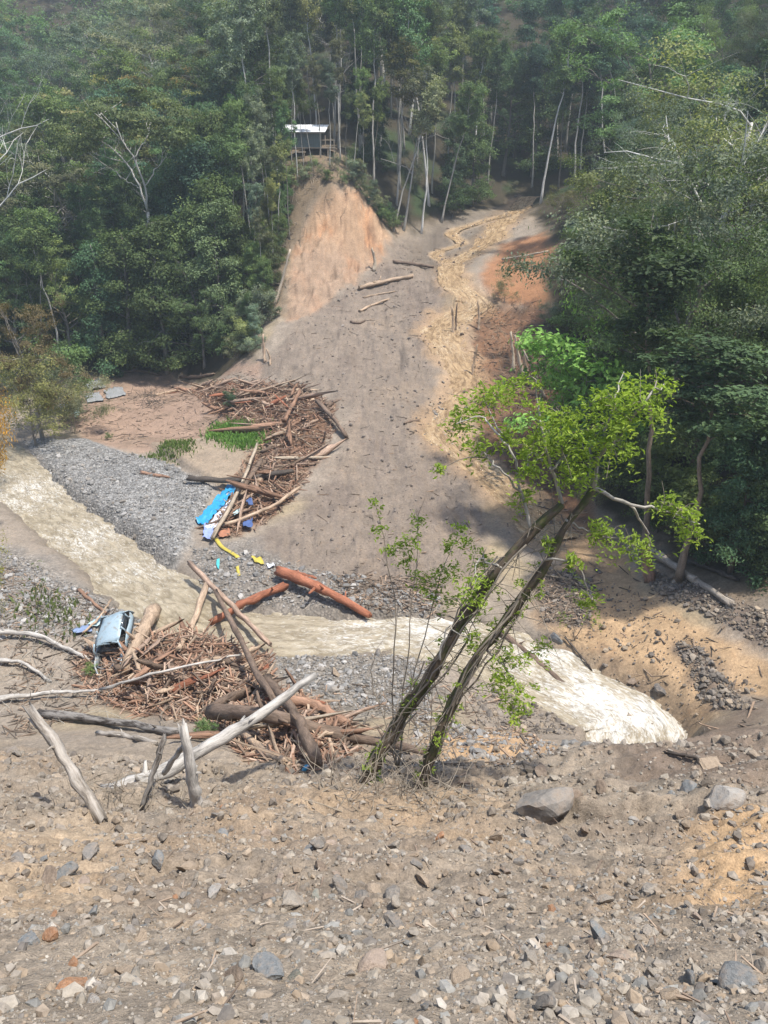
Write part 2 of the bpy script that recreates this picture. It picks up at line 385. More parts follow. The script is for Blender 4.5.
def mat_wood(name, rough=.85, contrast=.55, moss=0.0, pale=0.0):
    m, n, l, b = newmat(name)
    oi = n.new('ShaderNodeObjectInfo'); tc = attr(n, 'tc')
    mp = n.new('ShaderNodeMapping'); mp.inputs['Scale'].default_value = (5, 5, 1.0); l.new(tc.outputs['Vector'], mp.inputs[0])
    wob = n.new('ShaderNodeVectorMath'); wob.operation = 'ADD'; l.new(mp.outputs[0], wob.inputs[0])
    cm = n.new('ShaderNodeVectorMath'); cm.operation = 'SCALE'; l.new(oi.outputs['Random'], cm.inputs['Scale']); cm.inputs[0].default_value = (37, 19, 23)
    l.new(cm.outputs[0], wob.inputs[1])
    a1 = noise(n, l, wob.outputs[0], 1.2, 6, .7); a2 = noise(n, l, wob.outputs[0], 6.0, 4, .7)
    f = mth(n, l, 'MULTIPLY', rmp(n, l, a1, .3, .7, 1 - contrast, 1 + contrast), rmp(n, l, a2, .3, .7, .7, 1.25))
    col = scale_col(n, l, oi.outputs['Color'], f)
    if pale: col = mixc(n, l, rmp(n, l, a1, .42, .55, 0, pale), col, (.40, .38, .35))
    if moss:
        co = n.new('ShaderNodeTexCoord').outputs['Object']; ms = noise(n, l, co, 2.2, 5, .7)
        col = mixc(n, l, rmp(n, l, ms, .48, .6, 0, moss), col, (.06, .075, .02))
    l.new(col, b.inputs['Base Color']); b.inputs['Roughness'].default_value = rough; b.inputs['Specular IOR Level'].default_value = .25
    nb = bump(n, l, a1, .7, .05); nb = bump(n, l, a2, .6, .02, nb); l.new(nb, b.inputs['Normal'])
    return m

def mat_stone():
    m, n, l, b = newmat('stone')
    oi = n.new('ShaderNodeObjectInfo'); co = n.new('ShaderNodeTexCoord').outputs['Object']
    a1 = noise(n, l, co, 2.5, 6, .65); a2 = noise(n, l, co, 14, 4, .7)
    f = mth(n, l, 'MULTIPLY', rmp(n, l, a1, .3, .7, .7, 1.3), rmp(n, l, a2, .3, .7, .82, 1.18))
    col = scale_col(n, l, oi.outputs['Color'], f)
    col = mixc(n, l, rmp(n, l, a1, .46, .66, .15, .85), col, (.235, .185, .14)); l.new(col, b.inputs['Base Color'])
    b.inputs['Roughness'].default_value = .85; b.inputs['Specular IOR Level'].default_value = .3
    nb = bump(n, l, a1, .5, .08); nb = bump(n, l, a2, .5, .02, nb); l.new(nb, b.inputs['Normal'])
    return m
def mat_vcol(name, att, rough=.9, sc=20):
    m, n, l, b = newmat(name)
    a = attr(n, att); co = n.new('ShaderNodeTexCoord').outputs['Object']
    a2 = noise(n, l, co, sc, 4, .7); l.new(scale_col(n, l, a.outputs['Color'], rmp(n, l, a2, .3, .7, .75, 1.25)), b.inputs['Base Color'])
    b.inputs['Roughness'].default_value = rough; b.inputs['Specular IOR Level'].default_value = .25
    l.new(bump(n, l, a2, .5, .02), b.inputs['Normal'])
    return m
def mat_plain(name, col, rough=.6, metal=0.0, wear=None, sc=3.0, bmp=.2):
    m, n, l, b = newmat(name)
    co = n.new('ShaderNodeTexCoord').outputs['Object']; a1 = noise(n, l, co, sc, 6, .7)
    c = scale_col(n, l, col, rmp(n, l, a1, .3, .7, .75, 1.22))
    if wear: c = mixc(n, l, rmp(n, l, a1, .52, .64, 0, .85), c, wear)
    l.new(c, b.inputs['Base Color']); b.inputs['Roughness'].default_value = rough; b.inputs['Metallic'].default_value = metal
    l.new(bump(n, l, a1, bmp, .03), b.inputs['Normal'])
    return m

M = {'ground': mat_ground(),
     'water': mat_water('muddy_water', lin(166, 155, 134), lin(130, 119, 99), lin(210, 208, 202)),
     'brook': mat_water('silt_water', lin(172, 147, 114), lin(122, 100, 75), lin(192, 174, 147)),
     'leaf': mat_leaf('leaf'), 'leaf_thin': mat_leaf('leaf_thin', .45),
     'bark': mat_wood('bark', .9, .35), 'mossbark': mat_wood('moss_bark', .95, .5, .85), 'wood': mat_wood('splintered_wood', .8, .5),
     'deadwood': mat_wood('weathered_wood', .85, .7, 0, .45), 'stone': mat_stone(), 'pebble': mat_vcol('pebbles', 'pc'),
     'stickmat': mat_vcol('splinters', 'pc', .85, 9)}

# ------------------------------------------------------------------ mesh buffer
class MB:
    def __init__(s): s.v = []; s.q = []; s.t = []; s.n = 0; s.tc = []; s.tint = []; s.hasleaf = False
    def quads(s, v, q, tc=None, tint=None):
        v = np.asarray(v, float); q = np.asarray(q, int)
        s.v.append(v); s.q.append(q + s.n); s.n += len(v)
        s.tc.append(np.zeros((len(v), 3)) if tc is None else tc)
        s.tint.append(np.full(len(v), .5) if tint is None else tint)
    def tube(s, pts, rad, sides=6, cap=True, jag=0.0, rough=0.0, rg=rng):
        pts = np.asarray(pts, float); n = len(pts); rad = np.broadcast_to(np.asarray(rad, float), (n,)).copy()
        tg = np.gradient(pts, axis=0); tg /= np.linalg.norm(tg, axis=1)[:, None] + 1e-9
        ref = np.array([0, 0, 1.]) if abs(tg[:, 2]).mean() < .75 else np.array([1., 0, 0])
        a = np.cross(tg, ref); a /= np.linalg.norm(a, axis=1)[:, None] + 1e-9; b = np.cross(tg, a)
        th = np.arange(sides) * 2 * math.pi / sides
        rr = rad[:, None] * np.ones(sides)
        if rough: rr = rr * (1 + rough * (rg.random((n, sides)) - .5) + rough * .8 * (rg.random(sides) - .5))
        ring = pts[:, None] + rr[..., None] * (np.cos(th)[None, :, None] * a[:, None] + np.sin(th)[None, :, None] * b[:, None])
        if jag:
            L = np.linalg.norm(pts[-1] - pts[0])
            ring[0] -= tg[0] * (rg.random((sides, 1)) * jag); ring[-1] += tg[-1] * (rg.random((sides, 1)) * jag)
        al = np.r_[0, np.cumsum(np.linalg.norm(np.diff(pts, axis=0), axis=1))]
        tc = np.stack([np.cos(th)[None] * rr, np.sin(th)[None] * rr, np.repeat(al[:, None], sides, 1)], -1)
        i = np.arange(n - 1)[:, None] * sides; j = np.arange(sides)[None]; k = (j + 1) % sides
        q = np.stack([i + j, i + k, i + sides + k, i + sides + j], -1).reshape(-1, 4)
        v = ring.reshape(-1, 3); tcv = tc.reshape(-1, 3)
        if cap:
            v = np.vstack([v, pts[0] - tg[0] * rad[0] * .1, pts[-1] + tg[-1] * rad[-1] * .3]); tcv = np.vstack([tcv, [0, 0, 0], [0, 0, al[-1]]])
            c0, c1 = n * sides, n * sides + 1; e = (n - 1) * sides
            tr = [(c0, (x + 1) % sides, x) for x in range(sides)] + [(c1, e + x, e + (x + 1) % sides) for x in range(sides)]
            s.t.append(np.array(tr) + s.n)
        s.quads(v, q, tcv)
    def leaves(s, c, nrm, L, Wd, tint, fold=.18, rg=rng):
        N = len(c); nrm = nrm / (np.linalg.norm(nrm, axis=1)[:, None] + 1e-9)
        r = rg.normal(size=(N, 3)); a = np.cross(nrm, r); a /= np.linalg.norm(a, axis=1)[:, None] + 1e-9; b = np.cross(nrm, a)
        L = np.broadcast_to(L, (N,))[:, None]; Wd = np.broadcast_to(Wd, (N,))[:, None]
        v = np.stack([c - a * L / 2 - nrm * L * fold * .4, c + b * Wd / 2, c + a * L / 2 - nrm * L * fold, c - b * Wd / 2], 1).reshape(-1, 3)
        q = np.arange(N * 4).reshape(-1, 4); s.quads(v, q, None, np.repeat(tint, 4))
    def box(s, lo, hi, Mx=None):
        lo = np.array(lo, float); hi = np.array(hi, float)
        v = np.array([[(lo, hi)[i][0], (lo, hi)[j][1], (lo, hi)[k][2]] for k in (0, 1) for j in (0, 1) for i in (0, 1)])
        if Mx is not None: v = v @ np.array(Mx.to_3x3()).T + np.array(Mx.translation)
        s.quads(v, [(0, 2, 3, 1), (4, 5, 7, 6), (0, 1, 5, 4), (2, 6, 7, 3), (0, 4, 6, 2), (1, 3, 7, 5)], v.copy())
    def mesh(s, name, mat, smooth=True, tint=False, extra=None):
        V = np.vstack(s.v); Q = np.vstack(s.q) if s.q else np.zeros((0, 4), int); T = np.vstack(s.t) if s.t else np.zeros((0, 3), int)
        me = bpy.data.meshes.new(name); nl = len(Q) * 4 + len(T) * 3
        me.vertices.add(len(V)); me.vertices.foreach_set('co', V.astype(np.float32).ravel())
        me.loops.add(nl); me.loops.foreach_set('vertex_index', np.r_[Q.ravel(), T.ravel()].astype(np.int32))
        me.polygons.add(len(Q) + len(T))
        me.polygons.foreach_set('loop_start', np.r_[np.arange(len(Q)) * 4, len(Q) * 4 + np.arange(len(T)) * 3].astype(np.int32))
        me.polygons.foreach_set('use_smooth', np.full(len(Q) + len(T), smooth))
        if tint: me.attributes.new('tint', 'FLOAT', 'POINT').data.foreach_set('value', np.concatenate(s.tint).astype(np.float32))
        else: me.attributes.new('tc', 'FLOAT_VECTOR', 'POINT').data.foreach_set('vector', np.vstack(s.tc).astype(np.float32).ravel())
        if extra is not None:
            c4 = np.c_[extra, np.ones(len(extra))]; me.attributes.new('pc', 'FLOAT_COLOR', 'POINT').data.foreach_set('color', c4.astype(np.float32).ravel())
        me.update(calc_edges=True); me.validate(); me.materials.append(M[mat] if isinstance(mat, str) else mat)
        return me

# ------------------------------------------------------------------ ground
SOIL = 0.93
def build_ground():
    x, y = GX, GY
    col = np.empty(x.shape + (3,)); pl = lambda k: poly_sd(POLY[k], x, y)
    wob = .8 * fbm(x / 2.2, y / 2.2, 4, 31) + .35 * fbm(x / .6, y / .6, 3, 32)
    big = fbm(x / 6, y / 6, 4, 33); fine = fbm(x / .5, y / .5, 4, 34, .6)
    col[:] = lin(140, 128, 113)
    grav = np.zeros(x.shape); wet = np.zeros(x.shape)
    def put(m, c): 
        nonlocal col
        col = col * (1 - m[..., None]) + np.array(c) * m[..., None]
    put(sstep(.0, .5, big) * .6, lin(158, 134, 106)); put(sstep(.05, .45, fbm(x / 3, y / 1.6, 4, 36)) * .55 * sstep(30, 8, y), lin(122, 108, 94))
    fl = sstep(17, 28, y) * sstep(0, 1, pl('clearing')); put(fl, lin(140, 129, 116)); put(fl * sstep(.05, .5, big), lin(150, 136, 112))
    def zone(k, c, soft=.6, amp=1.0, opa=1.0, gr=None, wt=None):
        nonlocal grav, wet
        m = sstep(-soft, soft, pl(k) + amp * wob) * opa; put(m, c)
        if gr is not None: grav = grav * (1 - m) + gr * m
        if wt is not None: wet = wet * (1 - m) + wt * m
        return m
    zone('mud', lin(148, 125, 108), .8, 1.2, wt=.55)
    put(sstep(-.5, .5, pl('mud') + wob) * sstep(.1, .5, fbm(x / 4, y / 1.5, 4, 37)) * .8, lin(128, 110, 94))
    zone('slide', lin(125, 113, 101), 1.0, 1.5, wt=.2)
    ms = sstep(-1, 1, pl('slide') + wob)
    put(ms * sstep(.0, .5, fbm(x / 3.5, y / 7, 4, 38)) * .65, lin(113, 101, 91)); put(ms * sstep(.15, .5, fbm(x / 2, y / 5, 4, 39)) * .5, lin(136, 121, 105))
    m = zone('scarp', lin(168, 139, 112), .6, .8); put(m * sstep(.05, .4, fbm(x / 1.8, y / 2.5, 5, 40, .62)) * .8, lin(176, 130, 94)); put(m * sstep(.12, .4, fbm(x / 1.0, y / 2.0, 5, 44, .65)) * .6, lin(128, 98, 76)); put(m * sstep(.1, .5, fbm(x / 3, y / 5, 4, 41)) * .8, lin(160, 134, 110))
    sc = pl('scarp'); put(m * sstep(97, 91, y) * .7, lin(140, 122, 106))
    zone('spur', lin(118, 103, 84), .8, 1.0)
    zone('brown_r', lin(122, 92, 70), .8, 1.2); mb = sstep(-.5, .5, pl('brown_r') + wob); put(mb * sstep(.0, .4, fbm(x / 2, y / 2, 4, 42)) * .8, lin(92, 74, 60))
    zone('orange_r', lin(150, 110, 80), .8, 1.0)
    zone('gravelbar', lin(157, 155, 151), .4, .5, gr=1.0); zone('gravel2', lin(143, 136, 127), .6, 1.2, .9, .8); zone('gravel3', lin(148, 141, 132), .8, 1.4, .9, .8); zone('gravel4', lin(145, 138, 128), .6, 1.2, .9, .9)
    zone('bankstep', lin(146, 131, 113), .3, .5)
    zone('tan', lin(170, 143, 111), .5, 1.2, wt=.35)
    mt = sstep(-.5, .5, pl('tan') + wob); put(mt * sstep(.12, .4, fbm(x / .9 + y * .5, y / 2.2, 5, 43, .65)) * .75, lin(132, 109, 86))
    for k in ('tandark1', 'tandark2', 'tandark3'): zone(k, lin(104, 92, 82), .4, .9, .95, wt=.3)
    zone('dark_fg', lin(112, 98, 86), .8, 1.0, .85); zone('tan_fg', lin(178, 148, 112), .5, .5, .8); zone('tan_fg2', lin(180, 148, 112), .5, .8, .8); zone('tan_fg3', lin(165, 145, 120), .6, .6, .7)
    for k in ('pileA', 'pileB'): zone(k, lin(112, 84, 64), .5, .6, .9, 0)
    # wet margins of the water, silt beside the brook
    d, zw, w = near_line(BRK, x, y); put(sstep(w / 2 + 1.6, w / 2 + .2, d + wob) * .7, lin(160, 133, 103))
    d2, zw2, w2 = near_line(BR2, x, y); put(sstep(5, 2, np.minimum(d2, 9)) * sstep(w2 / 2 + .1, w2 / 2 + .8, d2) * .6, lin(92, 84, 74)); put(sstep(w2 / 2 + .6, w2 / 2, d2) , lin(156, 134, 106))
    d, zw, w = near_line(RIV, x, y); m = sstep(w / 2 + 1.1, w / 2 + .1, d); put(m * .45, lin(112, 102, 88)); wet = np.maximum(wet, m * .8)
    # forest floor
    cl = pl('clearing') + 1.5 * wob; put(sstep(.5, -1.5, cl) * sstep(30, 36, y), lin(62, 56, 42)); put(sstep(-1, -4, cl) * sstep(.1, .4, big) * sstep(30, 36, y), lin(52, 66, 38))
    col = col * SOIL
    idx = np.arange(NV * NU).reshape(NV, NU)
    q = np.stack([idx[:-1, :-1], idx[:-1, 1:], idx[1:, 1:], idx[1:, :-1]], -1).reshape(-1, 4)
    b = MB(); b.quads(np.stack([GX, GY, GZ], -1).reshape(-1, 3), q); me = b.mesh('ground', 'ground')
    c4 = np.concatenate([col, np.ones(x.shape + (1,))], -1)
    me.attributes.new('soil', 'FLOAT_COLOR', 'POINT').data.foreach_set('color', c4.astype(np.float32).ravel())
    me.attributes.new('gravel', 'FLOAT', 'POINT').data.foreach_set('value', grav.astype(np.float32).ravel())
    me.attributes.new('wet', 'FLOAT', 'POINT').data.foreach_set('value', wet.astype(np.float32).ravel())
    tag(link('ground', me), 'eroded valley ground of grey-brown rubble, mud and landslide soil', None, None, 'structure')
build_ground()

# ------------------------------------------------------------------ water
def water(name, L, ss, mat, nt_, amp, label, foamf, extra=.7):
    n = len(L); tg = np.gradient(L[:, :2], axis=0); tg /= np.linalg.norm(tg, axis=1)[:, None]; nr = np.c_[-tg[:, 1], tg[:, 0]]
    t = np.linspace(-1, 1, nt_); hw = L[:, 3] / 2 + extra
    X = L[:, 0:1] + nr[:, 0:1] * hw[:, None] * t; Y = L[:, 1:2] + nr[:, 1:2] * hw[:, None] * t
    S = np.repeat(ss[:, None], nt_, 1); T = hw[:, None] * t
    fo = foamf(S, T, X, Y)
    Z = L[:, 2:3] + amp * (fbm(S / 1.2, T / .55, 4, 51, .6) + .6 * fbm(S / .5, T / .4, 3, 52)) * (.5 + 2.0 * np.clip(fo, 0, 1.0)) + 0 * T
    idx = np.arange(n * nt_).reshape(n, nt_); q = np.stack([idx[:-1, :-1], idx[1:, :-1], idx[1:, 1:], idx[:-1, 1:]], -1).reshape(-1, 4)
    b = MB(); b.quads(np.stack([X, Y, Z], -1).reshape(-1, 3), q); me = b.mesh(name, mat)
    me.attributes.new('flow', 'FLOAT_VECTOR', 'POINT').data.foreach_set('vector', np.stack([S, T, 0 * S], -1).astype(np.float32).ravel())
    me.attributes.new('foam', 'FLOAT', 'POINT').data.foreach_set('value', fo.astype(np.float32).ravel())
    tag(link(name, me), label, None, None, 'structure')
def pxy(px, py): return gb(px, py)[:2]
rap = [(*pxy(30, 490), 4.5, .28), (*pxy(85, 535), 4, .25), (*pxy(140, 570), 2.5, .25), (*pxy(370, 628), 3.0, .34), (*pxy(425, 622), 2.6, .45), (*pxy(545, 655), 2.4, .34), (*pxy(590, 690), 2.8, .40), (*pxy(640, 722), 3, .46)]
def foam_r(S, T, X, Y):
    f = np.zeros(S.shape)
    for x, y, r, a in rap: f = np.maximum(f, a * np.exp(-((X - x) ** 2 + (Y - y) ** 2) / (r * r)))
    return f * (1 + .9 * fbm(S / 1.5, T / .6, 4, 60)) + .10
water('river', RIV, rs, 'water', 56, .12, 'cream-brown muddy river running through the gravel', foam_r)
water('brook', BRK, bs, 'brook', 26, .09, 'tan silty brook running down the gully beside the landslide', lambda S, T, X, Y: .25 + .3 * fbm(S / 2, T, 3, 61), .45)
water('brook', BR2, b2s, 'brook', 10, .02, 'thin looping braid of silty water at the head of the gully', lambda S, T, X, Y: .2 + 0 * S, .3)
#==PART2==
# ------------------------------------------------------------------ trees
def fibdir(i, n, off): a = i * 2.39996 + off; return a
def grow(seed, Hh, r0, kind):
    """skeleton of one tree: trunk and limbs as tubes, foliage pads at limb ends"""
    rg = np.random.default_rng(seed); w = MB(); pads = []
    nT = 14; t = np.linspace(0, 1, nT)
    lean = {'umbrella': .16, 'slender': .05, 'round': .06, 'column': .03, 'shrub': .1, 'bare': .1}[kind] * rg.normal(0, 1, 2)
    wob = np.cumsum(rg.normal(0, .012 * Hh, (nT, 2)), 0) * t[:, None]
    hT = {'umbrella': .72, 'slender': .97, 'round': .8, 'column': .95, 'shrub': .6, 'bare': .75}[kind]
    tr = np.c_[lean[0] * Hh * t ** 1.3 + wob[:, 0], lean[1] * Hh * t ** 1.3 + wob[:, 1], Hh * hT * t - .5 * (t == 0)]
    rad = r0 * (1 - .78 * t ** .9) * (1 + .5 * np.exp(-t * 14))
    w.tube(tr, rad, 8, rough=.12, rg=rg)
    at = lambda f: np.array([np.interp(f, t, tr[:, k]) for k in range(3)])
    if kind == 'umbrella': nl, f0, f1, Lr = 12, .52, 1.0, .40
    elif kind == 'slender': nl, f0, f1, Lr = 13, .68, 1.0, .11
    elif kind == 'round': nl, f0, f1, Lr = 16, .34, 1.0, .33
    elif kind == 'column': nl, f0, f1, Lr = 26, .08, 1.0, .19
    elif kind == 'shrub': nl, f0, f1, Lr = 10, .12, 1.0, .52
    else: nl, f0, f1, Lr = 9, .45, 1.0, .34
    for i in range(nl):
        f = f0 + (f1 - f0) * (i + rg.random() * .8) / nl; f = min(f, 1)
        az = i * 2.39996 + seed + rg.normal(0, .35); p = at(f)
        up = {'umbrella': rg.uniform(.45, .9), 'slender': rg.uniform(.4, 1.1), 'round': rg.uniform(.15, .8) + .5 * (f - .5), 'column': rg.uniform(.1, .6), 'shrub': rg.uniform(.4, 1.2), 'bare': rg.uniform(.4, .9)}[kind]
        shape = 1.0
        if kind == 'round': shape = .75 + .6 * math.sin(math.pi * min(1, (f - f0) / (f1 - f0) * .75 + .12))
        if kind == 'column': shape = 1.15 - .55 * f
        if kind == 'slender': shape = .7 + .5 * math.sin(math.pi * (f - f0) / (1.02 - f0))
        Ln = Hh * Lr * shape * rg.uniform(.7, 1.2)
        def branch(p, az, up, Ln, rb, depth):
            k = 5; d = np.array([math.cos(az) * math.cos(up), math.sin(az) * math.cos(up), math.sin(up)]); q = [p]
            bend = {'umbrella': -.1, 'column': -.14, 'slender': .06}.get(kind, -.02)
            for _ in range(k):
                d = d + rg.normal(0, .16, 3) + np.array([0, 0, bend]); d /= np.linalg.norm(d); q.append(q[-1] + d * Ln / k)
            q = np.array(q); w.tube(q, np.linspace(rb, rb * .25, k + 1), 5 if depth == 0 else 4, cap=False, rg=rg)
            if depth < (2 if kind == 'bare' else 1):
                for j in range(3 if kind != 'column' else 2):
                    m = 2 + j if kind != 'bare' else 1 + j; m = min(m, k)
                    branch(q[m], az + rg.choice([-1, 1]) * rg.uniform(.4, 1.0), up + rg.normal(.05, .3), Ln * rg.uniform(.4, .62), rb * .45, depth + 1)
            pads.append((q[-1], depth))
            if depth == 0: pads.append((q[3], 1))
        branch(p, az, up, Ln, max(.02, r0 * .42 * (1 - .6 * f)), 0)
    pads.append((at(1.0), 0))
    return w, pads, rg
def crown_mesh(name, pads, rg, R0, per, leaf, asp, mat, flat=.6, droop=0.0):
    b = MB(); C = np.array([p for p, _ in pads]); cen = C.mean(0)
    for p, dpt in pads:
        n = int(per * rg.uniform(.6, 1.3)); r = R0 * rg.uniform(.65, 1.25)
        # a pad is a handful of small leafy sprays, so its outline stays ragged
        ns = 7; sp = rg.normal(0, 1, (ns, 3)); sp /= np.linalg.norm(sp, axis=1)[:, None]; sp = sp * r * rg.uniform(.3, 1, (ns, 1)) * np.array([1, 1, flat])
        kk = rg.integers(0, ns, n); d = rg.normal(0, 1, (n, 3)) * r * .30 * np.array([1, 1, flat * .8])
        c = p + sp[kk] + d
        c[:, 2] -= droop * r * rg.random(n) ** 2
        nr = np.array([0, 0, .7]) + rg.normal(0, .4, (n, 3)) + .75 * (c - p) / r + .35 * (c - cen) / (np.linalg.norm(c - cen, axis=1)[:, None] + .1)
        L = leaf * rg.uniform(.6, 1.35, n); pt = rg.uniform(.25, .75)
        tint = np.clip(pt + rg.normal(0, .12, n) + .12 * rg.normal(0, 1, ns)[kk], 0, 1)
        b.leaves(c, nr, L, L * asp, tint, rg=rg)
    return b.mesh(name, mat, False, True)
PROTO = {}
def proto(key, kind, seed, Hh, r0, R0, per, leaf, asp=.5, flat=.6, droop=0., mat='leaf'):
    w, pads, rg = grow(seed, Hh, r0, kind)
    top = max(p[0][2] for p in pads) + (R0 * .5 if kind != 'bare' else 0)
    PROTO[key] = (w.mesh('trunk', 'bark'), None if kind == 'bare' else crown_mesh('crown', pads, rg, R0, per, leaf, asp, mat, flat, droop), top)
for i in range(3):
    proto(f'umbrella{i}', 'umbrella', 101 + i, 20, .30, 1.35, 190, .33, .5, .42)
    proto(f'round{i}', 'round', 203 + i, 18, .34, 1.35, 210, .30, .5, .6, .2)
    proto(f'bough{i}', 'round', 213 + i, 18, .34, 1.4, 340, .21, .5, .6, .25)
    proto(f'slender{i}', 'slender', 305 + i, 22, .17, .95, 110, .30, .5, .7)
    proto(f'column{i}', 'column', 407 + i, 15, .22, 1.05, 170, .28, .5, .7, .5)
    proto(f'shrub{i}', 'shrub', 509 + i, 4.5, .08, .7, 110, .2, .5, .7)
    proto(f'feather{i}', 'shrub', 811 + i, 6, .09, .85, 150, .22, .22, .8, .3)
for i in range(2): proto(f'bare{i}', 'bare', 611 + i, 14, .2, 1, 1, .1)

GREEN = {'dark': (.076, .122, .054), 'mid': (.120, .182, .072), 'olive': (.172, .198, .084), 'grey': (.18, .21, .135), 'lime': (.20, .35, .06), 'blue': (.078, .138, .086), 'gold': (.25, .21, .085)}
BARKC = {'pale': (.38, .36, .32), 'grey': (.20, .18, .155), 'brown': (.10, .078, .055), 'white': (.56, .54, .50), 'tan': (.24, .19, .14)}
def plant(key, loc, height, green, bark, label, name='forest_tree', cat='tree', group=None, rz=None, tilt=0., tilt_az=0., wide=1.0):
    tm, cm, top = PROTO[key]; s = height / top; rz = R.uniform(0, 6.28) if rz is None else rz
    o = empty(name, loc); o.scale = (s * wide, s * wide, s)
    o.rotation_euler = (Matrix.Rotation(tilt, 4, Vector((-math.sin(tilt_az), math.cos(tilt_az), 0))) @ Matrix.Rotation(rz, 4, 'Z')).to_euler()
    t = link('trunk', tm, o); j = R.uniform(.8, 1.2); t.color = (*[c * j for c in BARKC[bark]], 1)
    if cm is not None:
        c = link('crown', cm, o); g = GREEN[green] if isinstance(green, str) else green; j = R.choice([.7, .85, 1.0, 1.15, 1.4]) * R.uniform(.9, 1.1); h = R.uniform(-.14, .16)
        c.color = (g[0] * j * (1 + h), g[1] * j, g[2] * j * (1 - h), 1)
    return tag(o, label, cat, group)
def stand(key, px, Y, top_py, green, bark, label, **kw):
    """tree whose foot stands on the ground at depth Y under pixel column px and whose top reaches pixel row top_py"""
    x = P(px, top_py, Y)[0]
    for _ in range(3): g = h1(x, Y)
    zt = P(px, top_py, Y)[2]; return plant(key, (x, Y, g - .15), max(2.0, zt - g), green, bark, label, **kw)

# trees one can single out ------------------------------------------------
stand('umbrella1', 50, 104, 104, 'mid', 'pale', 'green flat-crowned tree just left of the pale forked trunks', name='umbrella_tree', rz=.6)
stand('umbrella2', 185, 104, 88, 'olive', 'pale', 'yellow-green flat-topped tree above the left forest, right of the forked tree', name='umbrella_tree', rz=4.0)
stand('umbrella1', 150, 116, 42, 'gold', 'grey', 'tall golden-topped tree rising behind the left forest', name='umbrella_tree', rz=1.2)
stand('umbrella2', 232, 118, 38, 'olive', 'grey', 'tall olive tree behind the left forest, towards the hut', name='umbrella_tree', rz=3.1)
stand('bare0', -72, 88, 50, 'mid', 'white', 'white bare-branched dead tree at the left picture edge', name='dead_tree', rz=.4, wide=.7)
stand('slender0', 553, 112, 22, 'mid', 'white', 'tallest white straight trunk standing at the dark forest pocket', name='tall_tree', rz=.3, wide=1.1)
stand('slender1', 592, 118, 40, 'blue', 'pale', 'thin pale trunk deep in the dark pocket, right of the tallest trunk', name='tall_tree')
stand('slender2', 622, 112, 8, 'blue', 'pale', 'slender tree leaning left over the dark pocket', name='tall_tree', tilt=.14, tilt_az=3.3)
stand('slender0', 640, 114, 5, 'blue', 'pale', 'slender tree with arched pale stem at the right of the dark pocket', name='tall_tree', tilt=.16, tilt_az=3.0)
stand('slender1', 568, 116, 60, 'blue', 'grey', 'thin grey trunk close behind the tallest white trunk', name='tall_tree')
stand('slender1', 292, 99.5, 30, 'grey', 'white', 'straight white trunk rising in front of the left end of the hut', name='tall_tree', wide=.85)
stand('slender2', 318, 104, 52, 'grey', 'pale', 'thin pale trunk in front of the middle of the hut', name='tall_tree', wide=.7)
stand('slender0', 338, 106, 34, 'grey', 'pale', 'thin pale trunk just right of the hut', name='tall_tree', wide=.8)
stand('bare1', 336, 112, 28, 'mid', 'pale', 'bare-topped pale tree behind the hut', name='dead_tree', wide=.6)
stand('slender1', 394, 101.5, 66, 'grey', 'pale', 'pale trunk leaning right above the scarp edge', name='tall_tree', tilt=.3, tilt_az=0.1)
stand('bare0', 405, 103, 60, 'grey', 'pale', 'bare pale tree leaning right with open twigs beyond the scarp', name='dead_tree', tilt=.22, tilt_az=.1, wide=.6)
stand('slender2', 424, 104, 62, 'grey', 'white', 'slightly leaning white trunk at the gully head', name='tall_tree', tilt=.1, tilt_az=0)
stand('slender0', 445, 107, 78, 'mid', 'pale', 'pale trunk at the gully head nearest the brook', name='tall_tree', tilt=.12, tilt_az=.2)
stand('bare1', 726, 58, 56, 'grey', 'white', 'white bare-limbed tree against the right forest', name='dead_tree', rz=1.0, wide=1.2)
stand('bough0', 706, 49, 100, 'grey', 'grey', 'large grey-green round-crowned tree leading the right forest', name='broad_tree', rz=.2, wide=1.0)
stand('bough1', 648, 68, 132, 'mid', 'brown', 'round tree at the left shoulder of the right forest', name='broad_tree', rz=2.2, wide=.85)
stand('bough2', 742, 46, 150, 'dark', 'brown', 'dark round tree beside the right picture edge', name='broad_tree', rz=3.2)
stand('bough1', 762, 62, 30, 'olive', 'grey', 'tall olive-topped tree at the upper right corner', name='broad_tree', rz=4.4, wide=1.1)
stand('bough0', 700, 74, 62, 'grey', 'grey', 'grey-crowned tree behind the right forest front', name='broad_tree', rz=5.0)
stand('round2', 690, 90, 0, 'mid', 'grey', 'high tree closing the skyline of the right forest', name='broad_tree', rz=.9, wide=1.1)
stand('slender2', 690, 41, 205, 'dark', 'tan', 'straight grey-brown twin-looking trunk in the right forest shade', name='tall_tree', wide=1.5, rz=1.0)
stand('slender1', 716, 36.5, 330, 'dark', 'tan', 'thick brown trunk at the foot of the right forest', name='tall_tree', wide=2.2, rz=2.0)
stand('shrub0', 608, 53, 312, (.20, .32, .07), 'grey', 'vivid light-green leafy tree at the edge of the right forest', name='leafy_tree', wide=1.05, rz=.3)
stand('shrub1', 622, 58, 252, (.20, .32, .07), 'grey', 'smaller vivid green crown above the other light-green tree', name='leafy_tree', wide=.62, rz=1.5)
stand('feather0', 507, 84, 262, 'grey', 'grey', 'grey-green round bush on the brown bank right of the brook', name='bush', cat='bush', wide=.9)
stand('shrub2', 572, 92, 250, 'blue', 'grey', 'blue-green tree at the edge above the orange bank', name='leafy_tree')
stand('shrub0', 232, 67.5, 405, 'blue', 'grey', 'small dark green bush behind the bright grass patch', name='bush', cat='bush', wide=.75)
